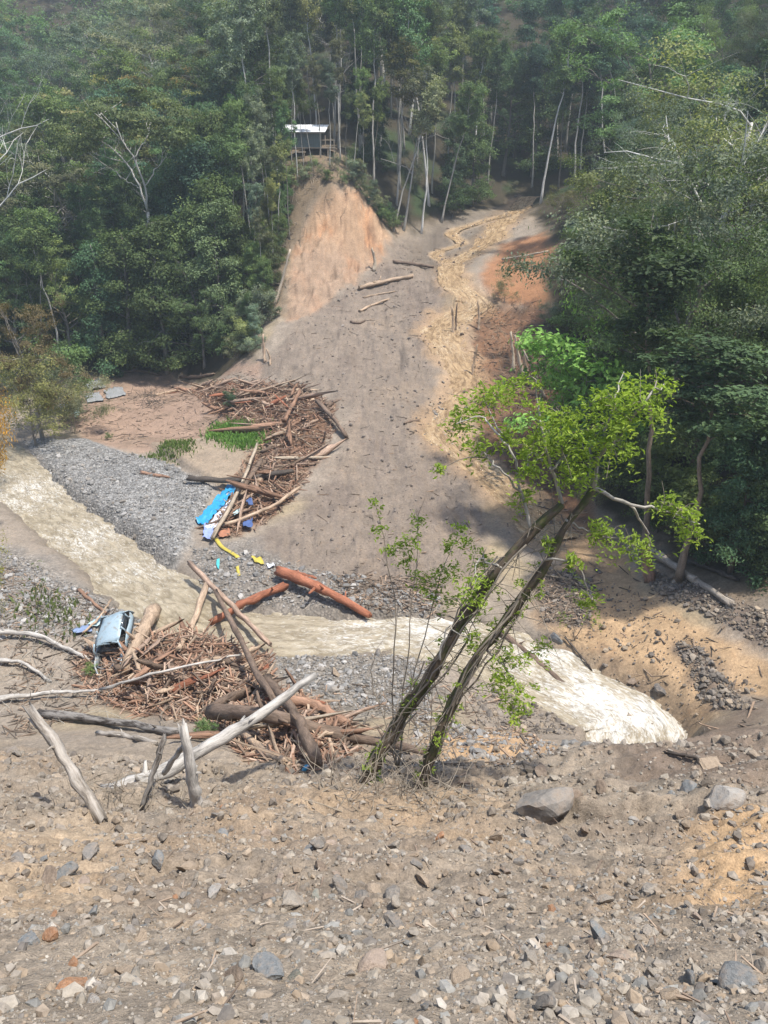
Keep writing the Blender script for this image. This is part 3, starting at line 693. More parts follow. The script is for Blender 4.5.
# left picture edge
stand('shrub2', 56, 72, 330, (.085, .135, .05), 'grey', 'light-green domed bush at the river head', name='bush', cat='bush', wide=.85, rz=1.)
stand('feather1', 44, 68, 352, 'grey', 'grey', 'grey feathery bush hanging over the river, below the domed bush', name='bush', cat='bush', wide=1.1)
stand('feather2', 66, 66, 368, 'grey', 'tan', 'grey twiggy bush on the mud right of the river head', name='bush', cat='bush', wide=1.0)
stand('round1', 14, 64, 266, (.24, .19, .10), 'grey', 'brown-tipped grey tree above the river at the left edge', name='broad_tree', wide=.75, rz=3.)
stand('feather0', 16, 62, 330, 'olive', 'grey', 'olive bush between river and left picture edge', name='bush', cat='bush')
for px, Y, tp, lab in ((-52, 52, 290, 'orange-leaved shrub at the left edge above the rapids'), (-48, 44, 385, 'yellow-orange shrub at the left edge beside the rapids'), (-46, 33, 500, 'yellow-green shrub at the left edge below the rapids')):
    stand('feather1', px, Y, tp, (.33, .20, .035) if Y > 35 else (.26, .22, .04), 'grey', lab, name='flowering_shrub', cat='shrub', wide=.5)

def forked_tree():
    rg = np.random.default_rng(15); Y = 92.0; gx = P(150, 300, Y)[0]; g = np.array([gx, Y, h1(gx, Y)]); root = empty('forked_tree', tuple(g)); b = MB()
    pt = lambda px, py, dy=0: P(px, py, Y + dy) - g
    low = [pt(152, 262), pt(150, 238), pt(148, 212)]
    for q, r0, r1 in (([np.zeros(3) - [0, 0, .4]] + low, .34, .26), (low[2:] + [pt(140, 188), pt(128, 164, 1), pt(112, 148, 1.5), pt(94, 138, 2)], .2, .08), (low[2:] + [pt(145, 186, -1), pt(134, 158, -1.5), pt(122, 140, -2), pt(116, 122, -2)], .2, .07),
                      ([pt(134, 158, -1.5), pt(146, 138, -1), pt(152, 122)], .11, .05), ([pt(122, 140, -2), pt(108, 126, -2), pt(98, 112, -1)], .09, .04), ([pt(128, 164, 1), pt(108, 158, 2), pt(88, 150, 3)], .09, .04), ([pt(140, 188), pt(122, 178, 1), pt(116, 170, 1)], .07, .03), ([pt(145, 186, -1), pt(160, 165, 0), pt(168, 140, 1)], .1, .04)):
        q = np.array(q); d = np.r_[0, np.cumsum(np.linalg.norm(np.diff(q, axis=0), axis=1))]; tt = np.linspace(0, d[-1], 12); qq = np.c_[[np.interp(tt, d, q[:, k]) for k in range(3)]].T; qq[1:-1] += rg.normal(0, .07, (10, 3)); b.tube(qq, np.linspace(r0, r1, 12) * .62, 6, rough=.15, rg=rg)
        for k in range(6, 12, 2):
            e = qq[k] + np.array([rg.normal(0, 1.2), rg.normal(0, 1.5), rg.uniform(.8, 2.2)]); b.tube(np.array([qq[k], (qq[k] + e) / 2 + rg.normal(0, .15, 3), e]), [.05, .04, .02], 4, cap=False, rg=rg)
    t = link('trunk', b.mesh('trunk', 'bark'), root); t.color = (.42, .40, .36, 1); pads = []
    for px, py in ((60, 128), (75, 116), (92, 106), (110, 98), (128, 92), (148, 96), (166, 104), (182, 116), (70, 138), (88, 128), (105, 120), (122, 112), (140, 110), (158, 120), (176, 132), (98, 138), (84, 146), (116, 132), (136, 126), (150, 134), (168, 142), (64, 148), (190, 128)):
        for k in range(2): pads.append((pt(px + rg.normal(0, 4), py + rg.normal(0, 2), rg.uniform(-4, 4)), 0))
    c = link('crown', crown_mesh('crown', pads, rg, 1.6, 230, .36, .5, 'leaf', .36), root); c.color = (.12, .15, .06, 1)
    tag(root, 'broad flat-topped tree with pale forked leaning trunks at the left forest edge', 'tree')
forked_tree()
for k, px, tp, g, lab in ((0, 152, 214, 'dark', 'narrow dark tree hiding the foot of the forked pale trunks'), (1, 118, 226, 'mid', 'narrow green tree just left of the forked trunk foot'), (2, 180, 206, 'mid', 'narrow green tree just right of the forked trunk foot'), (1, 92, 238, 'dark', 'low dark tree below the flat-topped crown, far left'), (0, 214, 196, 'olive', 'olive narrow tree midway between forked tree and scarp'), (2, 244, 214, 'mid', 'narrow leafy tree nearest the scarp')):
    stand(f'column{k}', px, 86.5 + .8 * k, tp, g, 'grey', lab, wide=1.1)
# slim pale trees crowding the spur left of the scarp and around the hut
for i, (px, Y, tp, b) in enumerate(((244, 93, 96, 'pale'), (252, 91, 120, 'grey'), (258, 95, 84, 'pale'), (264, 93, 108, 'pale'), (270, 96, 70, 'white'), (275, 92, 130, 'pale'), (279, 97, 62, 'pale'), (284, 95, 100, 'grey'), (268, 88, 170, 'pale'), (248, 87, 180, 'grey'), (258, 85, 205, 'pale'), (300, 101, 62, 'pale'), (310, 100.5, 80, 'pale'), (327, 101, 58, 'pale'), (345, 102, 84, 'grey'), (352, 103, 64, 'pale'), (362, 102, 90, 'pale'), (372, 103, 72, 'grey'), (287, 103, 50, 'pale'), (240, 98, 76, 'white'))):
    left = px < 290; stand(f'slender{i % 3}', px, Y, tp, R.choice(['grey', 'olive', 'mid']), b, f'slim {b} trunk with sparse high leaves {"on the bank left of the scarp" if left else "beside the hut above the scarp"}', name='tall_tree', group=f'slim {b} trees {"left of the scarp" if left else "beside the hut"}', wide=R.uniform(.6, .85), tilt=R.uniform(0, .06), tilt_az=R.uniform(0, 6.3))
for i, (px, py, h, k) in enumerate(((276, 190, 3.5, 'shrub'), (268, 225, 4, 'feather'), (262, 262, 3.5, 'shrub'), (258, 300, 4, 'column'), (252, 335, 4.5, 'column'), (272, 250, 3, 'feather'), (284, 176, 3, 'feather'), (348, 168, 3, 'feather'), (356, 185, 3.2, 'shrub'), (366, 200, 3, 'feather'), (376, 212, 2.6, 'shrub'), (296, 172, 1.8, 'feather'), (322, 176, 1.5, 'feather'), (334, 170, 2, 'feather'), (246, 352, 3.5, 'shrub'), (264, 318, 3, 'feather'), (232, 350, 4.5, 'column'), (243, 338, 4.5, 'column'), (224, 358, 4, 'shrub'), (238, 360, 3, 'shrub'), (250, 356, 2.2, 'feather'), (284, 215, 5, 'column'), (280, 240, 5.5, 'column'), (277, 262, 5, 'column'), (272, 285, 5.5, 'column'), (266, 306, 5, 'column'), (262, 328, 4.5, 'shrub'), (256, 345, 4, 'column'), (274, 225, 6, 'column'), (268, 250, 6, 'column'), (262, 275, 6, 'column'), (256, 300, 6, 'column'), (288, 190, 3, 'shrub'), (304, 182, 2, 'shrub'), (314, 174, 2.2, 'feather'), (328, 182, 1.6, 'shrub'), (342, 186, 2.2, 'feather'), (360, 190, 3.5, 'column'), (372, 206, 3, 'column'), (384, 224, 2.6, 'shrub'))):
    g = gp(px, py); left = px < 300; plant(f'{k}{i % 3}', tuple(g - [0, 0, .1]), h, R.choice(['olive', 'grey', 'mid']), 'tan', f'scrubby bush {"on the bank left of the scarp" if left else "on the spur rim right of the hut"}', 'bush', 'bush', f'scrub {"left of the scarp" if left else "right of the hut"}')
# forest fill ---------------------------------------------------------------
occupied = [(o.location.x, o.location.y, 2.4) for o in COL.objects if o.type == 'EMPTY'] + [(P(px, 200, Y)[0], Y, 7.0) for px, Y in ((120, 87), (140, 87.5), (100, 88), (655, 100), (600, 104))]
hutxy = P(305, 148, 107.5)[:2]
def free(x, y, s):
    return all((x - a) ** 2 + (y - b) ** 2 > (.5 * (s + r)) ** 2 for a, b, r in occupied)
def clr_d(x, y): return float(poly_sd(POLY['clearing'], np.array([x]), np.array([y]))[0])
counts = {}
def fill(n, ylo, yhi, xfun, sp, edge, pick, tries=5000):
    k = 0
    for _ in range(tries):
        if k >= n: break
        y = R.uniform(ylo, yhi); x0, x1 = xfun(y); x = R.uniform(x0, x1)
        if clr_d(x, y) > -edge or not free(x, y, sp) or (x - hutxy[0]) ** 2 + (y - hutxy[1]) ** 2 < 14: continue
        d = y; py = 512 - F * math.tan(math.atan2(h1(x, y) - CZ, math.hypot(x, y)) + PITCH)
        if py < -130: continue
        occupied.append((x, y, sp)); pick(x, y); k += 1
    return k
KNAME = {'umbrella': 'flat_topped_tree', 'round': 'round_tree', 'bough': 'round_tree', 'slender': 'slender_tree', 'column': 'columnar_tree', 'shrub': 'small_tree'}
SHAPE = {'bough': 'round-crowned', 'umbrella': 'flat-topped', 'round': 'round-crowned', 'slender': 'slim', 'column': 'narrow leafy', 'shrub': 'bushy', 'feather': 'feathery'}
TONE = {'dark': 'dark green', 'mid': 'green', 'olive': 'olive', 'grey': 'grey-green', 'blue': 'blue-green', 'gold': 'golden'}
def pk(opts, where, group, name='forest_tree', cat='tree'):
    def f(x, y):
        key, h, g, b, wd = R.choice(opts); gc = R.choice(g); hh = R.uniform(*h); px = 384 + 800 * x / (y * .98)
        side = 'far left' if px < 130 else 'centre left' if px < 300 else 'centre' if px < 460 else 'centre right' if px < 640 else 'far right'
        size = 'tall' if hh > .5 * (h[0] + h[1]) else 'lower'
        lab = f'{size} {TONE[gc]} {SHAPE[key]} {cat} {where}, {side}'
        plant(f'{key}{R.randrange(3)}', (x, y, h1(x, y) - .2), hh, gc, R.choice(b), lab, KNAME.get(key, name) if cat == 'tree' else name, cat, f'{group}: {size} {TONE[gc]} {SHAPE[key]}, {side}', wide=wd * R.uniform(.9, 1.15), tilt=R.uniform(0, .07), tilt_az=R.uniform(0, 6.3))
    return f
lefted = lambda y: (-.60 * y, -.142 * y)
n1 = fill(52, 85, 97, lefted, 2.2, .5, pk([('column', (11, 17), ['dark', 'mid', 'blue'], ['grey'], 1.0), ('round', (10, 15), ['dark', 'mid'], ['grey'], .9), ('slender', (13, 18), ['mid'], ['pale'], 1.0)], 'fronting the left forest', 'front row of the left forest'))
n2 = fill(44, 96, 126, lefted, 4.4, 1.5, pk([('umbrella', (16, 22), ['olive', 'mid', 'grey', 'gold'], ['pale', 'pale'], .85), ('round', (16, 21), ['dark', 'mid', 'blue'], ['grey'], .9), ('slender', (18, 24), ['grey', 'mid'], ['pale'], 1.1)], 'deep in the left forest', 'trees inside the left forest'))
n3 = fill(40, 99, 128, lambda y: (-.19 * y, .125 * y), 2.7, 1.0, pk([('slender', (16, 24), ['grey', 'mid', 'olive'], ['pale', 'pale', 'white'], .9)] * 3 + [('column', (10, 15), ['dark', 'blue'], ['grey'], .9)], 'in the wood around the hut', 'slim trees around the hut'))
n4 = fill(26, 112, 140, lambda y: (.10 * y, .36 * y), 4.2, 1.5, pk([('round', (14, 20), ['dark', 'blue'], ['grey'], .85), ('column', (13, 18), ['dark', 'blue'], ['grey'], 1.0), ('slender', (18, 24), ['blue'], ['pale'], 1.0)], 'in the shaded gully pocket', 'trees in the dark forest pocket'))
n5 = fill(46, 40, 100, lambda y: (.18 * y, .64 * y), 3.3, 4.6, pk([('bough', (12, 17), ['dark', 'mid', 'grey'], ['brown', 'grey'], .9), ('column', (9, 14), ['dark', 'mid', 'blue'], ['brown'], 1.0)], 'in the shaded right forest', 'trees of the right forest'))
n5b = fill(30, 33, 62, lambda y: (.2 * y, .62 * y), 2.2, .9, pk([('column', (5, 9), ['dark', 'mid', 'grey'], ['brown'], 1.05), ('shrub', (3, 5.5), ['dark', 'mid'], ['brown'], 1.2)], 'low at the foot of the right forest', 'low trees of the right forest'))
n6 = fill(88, 126, 192, lambda y: (-.58 * y, .52 * y), 6.6, 1.5, pk([('umbrella', (16, 22), ['mid', 'grey', 'olive', 'blue'], ['pale'], .95), ('round', (15, 22), ['mid', 'blue', 'dark', 'grey'], ['grey'], 1.0)], 'on the hazy far hillside', 'trees on the far hillside'))
n7 = fill(60, 34, 112, lambda y: (-.58 * y, .6 * y), 1.8, .25, pk([('shrub', (2.5, 5), ['dark', 'mid', 'blue', 'mid'], ['grey'], 1.1), ('feather', (2.5, 5), ['olive', 'grey', 'dark'], ['grey'], 1.0)], 'at the foot of the forest edge', 'undergrowth along the forest edge', 'bush', 'bush'), 9000)
print('fill', n1, n2, n3, n4, n5, n6, n7)
def distant_forest():
    rg = np.random.default_rng(301); b = MB()
    for yy in np.arange(184, 285, 7.5):
        for xx in np.arange(-.6 * yy, .56 * yy, 7.5):
            x = xx + rg.normal(0, 2); y = yy + rg.normal(0, 2); z = h1(x, y); hgt = rg.uniform(13, 20); ns = 9; r = rg.uniform(2.8, 4.2)
            sp = rg.normal(0, 1, (ns, 3)); sp /= np.linalg.norm(sp, axis=1)[:, None]; sp *= r * np.array([1, 1, .8]) * rg.uniform(.5, 1, (ns, 1)); n = 260; k = rg.integers(0, ns, n)
            c = np.array([x, y, z + hgt - r]) + sp[k] + rg.normal(0, 1.05, (n, 3)) * [1, 1, .7]; nr = np.array([0, -.2, .8]) + rg.normal(0, .4, (n, 3)) + .7 * (sp[k] / r); L = rg.uniform(.5, 1.0, n)
            b.leaves(c, nr, L, L * .55, np.clip(rg.uniform(.25, .75) + rg.normal(0, .13, n), 0, 1), rg=rg)
    o = link('distant_forest', b.mesh('distant_forest', 'leaf', False, True)); o.color = (*GREEN['mid'], 1); tag(o, 'closed hazy forest canopy on the highest far slope', None, None, 'stuff')
distant_forest()
#==PART3==
# ------------------------------------------------------------------ foreground leaning tree
def path(pts):
    out = []
    for p in pts:
        if len(p) == 2: g = gp(*p); out.append(g)
        else: out.append(P(*p))
    return np.array(out)
def densify(p, n):
    return smooth_line3(p, n)
def smooth_line3(p, n):
    p = np.asarray(p, float)
    if len(p) == 2: return p[0] + np.linspace(0, 1, n)[:, None] * (p[1] - p[0])
    d = np.r_[0, np.cumsum(np.linalg.norm(np.diff(p, axis=0), axis=1))]; tt = np.linspace(0, d[-1], n); k = np.clip(np.searchsorted(d, tt) - 1, 0, len(p) - 2)
    g = np.gradient(p, d, axis=0); h = (d[k + 1] - d[k])[:, None]; s = ((tt - d[k]) / h[:, 0])[:, None]
    return (2*s**3 - 3*s**2 + 1) * p[k] + (s**3 - 2*s**2 + s) * h * g[k] + (-2*s**3 + 3*s**2) * p[k + 1] + (s**3 - s**2) * h * g[k + 1]
def child(name, me, root, color=None):
    o = link(name, me, root)
    if color: o.color = (*color, 1)
    return o
def spray(b, c, r, n, leaf, rg, asp=.38, hang=.5):
    """leafy twigs: rows of leaves along short drooping shoots"""
    ns = max(3, int(n / 9)); d = rg.normal(0, 1, (ns, 3)); d /= np.linalg.norm(d, axis=1)[:, None]
    st = c + d * r * rg.uniform(.1, .75, (ns, 1)); dr = d * .8 + np.array([0, 0, .25]) + rg.normal(0, .35, (ns, 3)); dr /= np.linalg.norm(dr, axis=1)[:, None]
    for i in range(ns):
        L = r * rg.uniform(.5, .95); m = 9; s = np.linspace(0, 1, m)[:, None]
        q = st[i] + dr[i] * L * s + np.array([0, 0, -hang * L]) * s ** 2
        cc = q + rg.normal(0, leaf * .35, (m, 3)); nr = np.array([0, 0, 1.]) + rg.normal(0, .55, (m, 3))
        Ls = leaf * rg.uniform(.5, 1.4, m); b.leaves(cc, nr, Ls, Ls * asp, np.clip(rg.uniform(.3, .8) + rg.normal(0, .12, m), 0, 1), .25, rg)
def leaning_tree():
    rg = np.random.default_rng(5); b1 = gp(362, 782); b2 = gp(418, 788); Y1, Y2 = b1[1], b2[1]
    root = empty('leaning_tree', tuple(b2)); off = b2
    def pt(px, py, Y): return P(px, py, Y)
    T1 = smooth_line3(np.array([b1 - [0.1, 0, .4], pt(378, 756, Y1 + .1), pt(410, 706, Y1 + .2), pt(440, 660, Y1 + .2), pt(470, 612, Y1 + .3), pt(502, 568, Y2 + .3), pt(532, 534, Y2 + .4), pt(562, 504, Y2 + .5)]), 26)
    T2 = smooth_line3(np.array([b2 - [0.05, 0, .4], pt(437, 742, Y2), pt(458, 695, Y2 + .1), pt(484, 648, Y2 + .2), pt(514, 602, Y2 + .3), pt(544, 560, Y2 + .4), pt(566, 520, Y2 + .6), pt(594, 488, Y2 + .7)]), 26)
    for T in (T1, T2): T[2:-1] += np.cumsum(rg.normal(0, .035, (len(T) - 3, 3)), 0) * np.linspace(1, .2, len(T) - 3)[:, None]
    for T, r in ((T1, .165), (T2, .145)):
        w = MB(); t = np.linspace(0, 1, len(T)); w.tube(T - off, r * (1 - .5 * t) * (1 + .35 * np.exp(-t * 20)) * (1 + .12 * rg.normal(0, 1, len(T))), 10, rough=.3, rg=rg)
        child('trunk', w.mesh('leaning_trunk', 'mossbark'), root, (.11, .085, .06))
    segs = [[(562, 504), (551, 470), (542, 430), (538, 396), (536, 380)], [(594, 488), (601, 456), (622, 432), (650, 396), (664, 384)], [(601, 456), (608, 420), (618, 388), (624, 372)],
            [(594, 488), (630, 505), (668, 512), (700, 524)], [(630, 505), (644, 525), (650, 548)], [(532, 534), (522, 492), (508, 446), (488, 408)], [(508, 446), (478, 416), (456, 424)], [(522, 492), (500, 470), (484, 452)],
            [(551, 470), (575, 448), (600, 432)], [(566, 520), (590, 532), (622, 540)], [(502, 568), (482, 560), (474, 585)], [(484, 648), (500, 662), (516, 690), (512, 715)], [(440, 660), (448, 630), (470, 640)], [(551, 470), (532, 452), (528, 470)], [(544, 560), (570, 560), (592, 600)]]
    nodes = [T1[18:], T2[18:]]
    for i, s in enumerate(segs):
        dy = rg.uniform(-.5, .9, len(s)) * np.linspace(0, 1.3, len(s)); Yb = Y2 + .5 if s[0][1] < 560 else Y2 + .2
        q = smooth_line3(np.array([pt(a, c, Yb + dy[k]) for k, (a, c) in enumerate(s)]), 12); q[1:-1] += rg.normal(0, .025, (10, 3)); nodes.append(q)
        r0 = .046 if i in (0, 1, 3, 5) else .028; w = MB(); w.tube(q - off, np.linspace(r0, .010, 12), 6, rough=.15, rg=rg); child('branch', w.mesh('branch', 'bark'), root, (.33, .305, .26))
    allp = np.vstack(nodes)
    clumps = [(480, 405, 26), (462, 424, 20), (500, 394, 22), (522, 384, 15), (478, 448, 15), (505, 438, 16), (545, 428, 26), (562, 450, 28), (590, 430, 32), (616, 410, 28), (640, 402, 30), (657, 386, 16), (612, 448, 24),
              (585, 466, 20), (530, 470, 17), (534, 450, 20), (520, 500, 13), (680, 510, 17), (690, 530, 15), (665, 505, 13), (610, 534, 17), (630, 545, 16), (646, 550, 12), (596, 530, 10), (470, 590, 17), (482, 560, 14),
              (505, 662, 19), (520, 690, 17), (512, 710, 14), (495, 682, 14), (540, 650, 11), (470, 640, 11), (592, 602, 13), (572, 560, 9), (545, 545, 9), (440, 470, 6), (575, 480, 14), (600, 400, 14), (560, 415, 14)]
    lf = MB(); tw = MB()
    for px, py, rp in clumps:
        # depth of the shoot: that of the nearest limb along this direction
        d = ray(px, py); tt = (allp[:, 1]) / d[1]; pr = np.array([0, 0, CZ]) + tt[:, None] * d; k = np.argmin(np.linalg.norm(pr - allp, axis=1))
        c = P(px, py, allp[k, 1] + rg.uniform(-.35, .35)); sc = np.linalg.norm(c - [0, 0, CZ]) / F; r = rp * sc * 1.05
        spray(lf, c - off, r, int(60 + 310 * (rp / 25) ** 2), .118, rg)
        a = allp[k]; m = (a + c) / 2 + [0, 0, .12]
        tw.tube(smooth_line3(np.array([a, m, c]), 6) - off, np.linspace(.016, .006, 6), 4, cap=False, rg=rg)
        for _ in range(5):
            e = c + rg.normal(0, r * .5, 3); tw.tube(np.array([c, (c + e) / 2 + [0, 0, .05], e]) - off, [.007, .006, .004], 4, cap=False, rg=rg)
    for T in (T1, T2):              # climbing stems wound on the trunks, bare dead twigs
        for k in range(14):
            a, e = sorted(rg.integers(0, 24, 2)); e = max(e, a + 4); e = min(e, 25); q = T[a:e + 1] + np.cumsum(rg.normal(0, .06, (e + 1 - a, 3)), 0) * .7; q[:, 1] -= .12
            q += rg.normal(0, .05, 3); tw.tube(q - off, rg.uniform(.008, .024), 5, cap=False, rg=rg)
        for k in range(110):
            p = T[rg.integers(1, 24)]; d = np.array([rg.normal(0, .8), rg.normal(-.2, .5), rg.normal(.1, .7)]); L = rg.uniform(.3, 1.3)
            q = np.array([p, p + d * L * .5 + rg.normal(0, .06, 3), p + d * L + [0, 0, -.25 * L]]); tw.tube(q - off, [.012, .009, .004], 4, cap=False, rg=rg)
        for k in range(40):
            p = T[rg.integers(2, 20)] + rg.normal(0, .12, 3); spray(lf, p - off, .16, 9, .09, rg)
    tag(child('twig', tw.mesh('twigs', 'bark'), root, (.25, .215, .17)), kind='stuff')
    child('foliage', lf.mesh('bright_leaves', 'leaf_thin', False, True), root, (.25, .33, .06))
    tag(root, 'leaning twin-trunked tree with mossy bark and bright yellow-green leaves in the foreground', 'tree')
leaning_tree()
def sapling(base, stems, clumps, label, color, leaf=.1, dy=.4, Y=None, seed=1, name='sapling', dens=1.0):
    rg = np.random.default_rng(seed); g = gp(*base); root = empty(name, tuple(g)); Y = g[1] if Y is None else Y
    w = MB(); lf = MB()
    for s in stems:
        q = smooth_line3(np.array([g] + [P(a, c, Y + rg.uniform(-dy, dy)) for a, c in s]), 12); q[1:-1] += rg.normal(0, .02, (10, 3)); w.tube(q - g, np.linspace(.024, .006, 12), 5, rg=rg)
        for k in range(9):
            p = q[rg.integers(4, 12)]; e = p + rg.normal(0, .28, 3) + [0, 0, .12]; w.tube(np.array([p, (p + e) / 2, e]) - g, [.008, .006, .003], 4, cap=False, rg=rg)
    for px, py, rp in clumps:
        c = P(px, py, Y + rg.uniform(-dy, dy)); r = rp * np.linalg.norm(c - [0, 0, CZ]) / F; spray(lf, c - g, r, int((40 + 220 * (rp / 20) ** 2) * dens), leaf, rg)
    child('stem', w.mesh('stems', 'bark'), root, (.26, .22, .17)); child('foliage', lf.mesh('shoots', 'leaf_thin', False, True), root, color)
    tag(root, label, 'sapling')
sapling((398, 772), [[(392, 700), (396, 610), (384, 540), (374, 498)], [(404, 690), (412, 610), (416, 560), (418, 515)], [(410, 690), (432, 610), (446, 560), (462, 528)], [(385, 720), (372, 690), (376, 650)]],
        [(375, 505, 7), (380, 530, 8), (388, 548, 8), (400, 548, 10), (412, 540, 11), (418, 520, 9), (406, 560, 9), (458, 530, 12), (468, 545, 9), (450, 545, 9), (440, 575, 12), (425, 590, 14), (455, 572, 12), (445, 600, 14), (420, 575, 8)],
        'thin leggy sapling with sparse lime shoots left of the leaning tree', (.2, .28, .045), seed=4, name='sapling')
sapling((575, 640), [[(572, 615), (570, 590)], [(585, 620), (592, 600)]], [(572, 595, 10), (590, 605, 11), (566, 618, 9), (598, 620, 8), (580, 580, 7)], 'small bright sapling on the dark mound beside the rapids', (.17, .24, .045), seed=6)
sapling((36, 610), [[(36, 590), (34, 560)], [(42, 590), (46, 575)]], [(35, 562, 5), (44, 578, 5), (36, 590, 4)], 'wispy seedling on the gravel left of the river', (.14, .18, .05), seed=7, dens=.4)

# ------------------------------------------------------------------ logs
WOODC = {'red': (.29, .115, .065), 'rust': (.25, .15, .10), 'tan': (.37, .275, .195), 'pink': (.33, .235, .175), 'brown': (.15, .108, .08), 'dark': (.08, .066, .055), 'grey': (.29, .25, .205), 'white': (.40, .375, .34), 'pale': (.40, .33, .25)}
def log(label, pts, r0, r1, col, mat='wood', name='log', cat='log', dz=None, jag=.25, rough=.22, seed=None, n=14, knots=3, group=None):
    rg = np.random.default_rng(abs(hash(label)) % 100000 if seed is None else seed)
    rg = np.random.default_rng(sum(ord(ch) * (i + 1) for i, ch in enumerate(label)) % 100003)
    q = []
    for k, p in enumerate(pts):
        g = gp(p[0], p[1]) if len(p) == 2 else P(*p)
        if len(p) == 2: g = g + [0, 0, (r0 + (r1 - r0) * k / max(1, len(pts) - 1)) * .7 + (dz[k] if dz else 0)]
        q.append(g)
    q = smooth_line3(np.array(q), n); L = np.linalg.norm(q[-1] - q[0]); q[1:-1] += rg.normal(0, .012 * min(L, 3), (n - 2, 3)) * .6
    o0 = q[0].copy(); w = MB(); rad = np.linspace(r0, r1, n) * (1 + .1 * rg.normal(0, 1, n)); w.tube(q - o0, rad, 10, jag=jag, rough=rough, rg=rg)
    o = link(name, w.mesh(name, mat), None, tuple(o0)); jj = rg.uniform(.88, 1.1); o.color = (*[c * jj for c in WOODC[col]], 1)
    if knots:
        for _ in range(knots):
            k = rg.integers(2, n - 2); d = rg.normal(0, 1, 3); d[2] = abs(d[2]) * .8; d /= np.linalg.norm(d); s = MB(); ln = rad[k] * rg.uniform(1.4, 3.2)
            s.tube(np.array([q[k], q[k] + d * ln * .6, q[k] + d * ln + rg.normal(0, .03, 3)]) - o0, [rad[k] * .34, rad[k] * .26, rad[k] * .15], 6, jag=.05, rg=rg)
            c = link('branch_stub', s.mesh('branch_stub', mat), o); c.color = o.color
    return tag(o, label, cat, group)
log('long white weathered log slanting up to the right, foreground left', [(104, 792, 14.9), (150, 778, 15.3), (200, 752, 16.0), (255, 718, 16.9), (308, 680, 17.8)], .23, .10, 'white', 'deadwood', 'fallen_log', jag=.3, knots=6, n=20)
yb = gp(196, 806)[1]
log('upright white broken stump crossing the long white log', [(197, 812, yb), (193, 785, yb - .1), (189, 758, yb - .1), (184, 732, yb)], .15, .09, 'white', 'deadwood', 'broken_stump', 'stump', jag=.35, knots=2)
log('thin forked prong leaning on the white broken stump', [(165, 772, yb + .6), (175, 757, yb + .3), (186, 742, yb)], .07, .05, 'white', 'deadwood', 'branch', 'branch', knots=0)
log('dark peg-like stick under the long white log', [(142, 806, yb + .1), (148, 790, yb + .2), (163, 742, yb + .6)], .05, .07, 'dark', 'deadwood', 'stick', 'stick', knots=1)
yb = gp(96, 812)[1]
log('grey weathered snag leaning left on the slope, left foreground', [(98, 814, yb - .1), (72, 770, yb + .5), (52, 738, yb + .9), (32, 712, yb + 1.3)], .12, .09, 'grey', 'deadwood', 'snag', 'log', jag=.35, knots=2)
log('forked grey stem beside the leaning grey snag', [(58, 748, yb + .8), (46, 735, yb + 1.0), (34, 722, yb + 1.2)], .07, .05, 'grey', 'deadwood', 'branch', 'branch', knots=0)
for lab, pts, r0, r1, c, dz in (
    ('curving white branch left of the wrecked car', [(-8, 639), (40, 643), (70, 654), (97, 664)], .13, .07, 'white', [.3, .3, .15, 0]),
    ('white forked branch below the curving white one at left edge', [(-8, 664), (25, 669), (40, 676), (50, 682)], .10, .06, 'white', [.2, .2, .1, 0]),
    ('straight white branch crossing the left edge above the grey snag', [(-8, 703), (45, 699), (100, 697)], .12, .05, 'white', [.1, .2, .3]),
    ('long dark log lying right of the grey snag', [(40, 716), (110, 726), (182, 738)], .17, .12, 'dark', [0, .1, .15]),
    ('half-buried grey log under the long dark log', [(100, 735), (130, 738), (156, 744)], .11, .07, 'grey', None),
    ('thin grey branch reaching across the lower pile', [(105, 700), (170, 690), (240, 676)], .07, .04, 'white', [.5, .9, 1.0])):
    log(lab, pts, r0, r1, c, 'deadwood', 'branch' if 'branch' in lab else 'log', 'branch' if 'branch' in lab else 'log', dz)
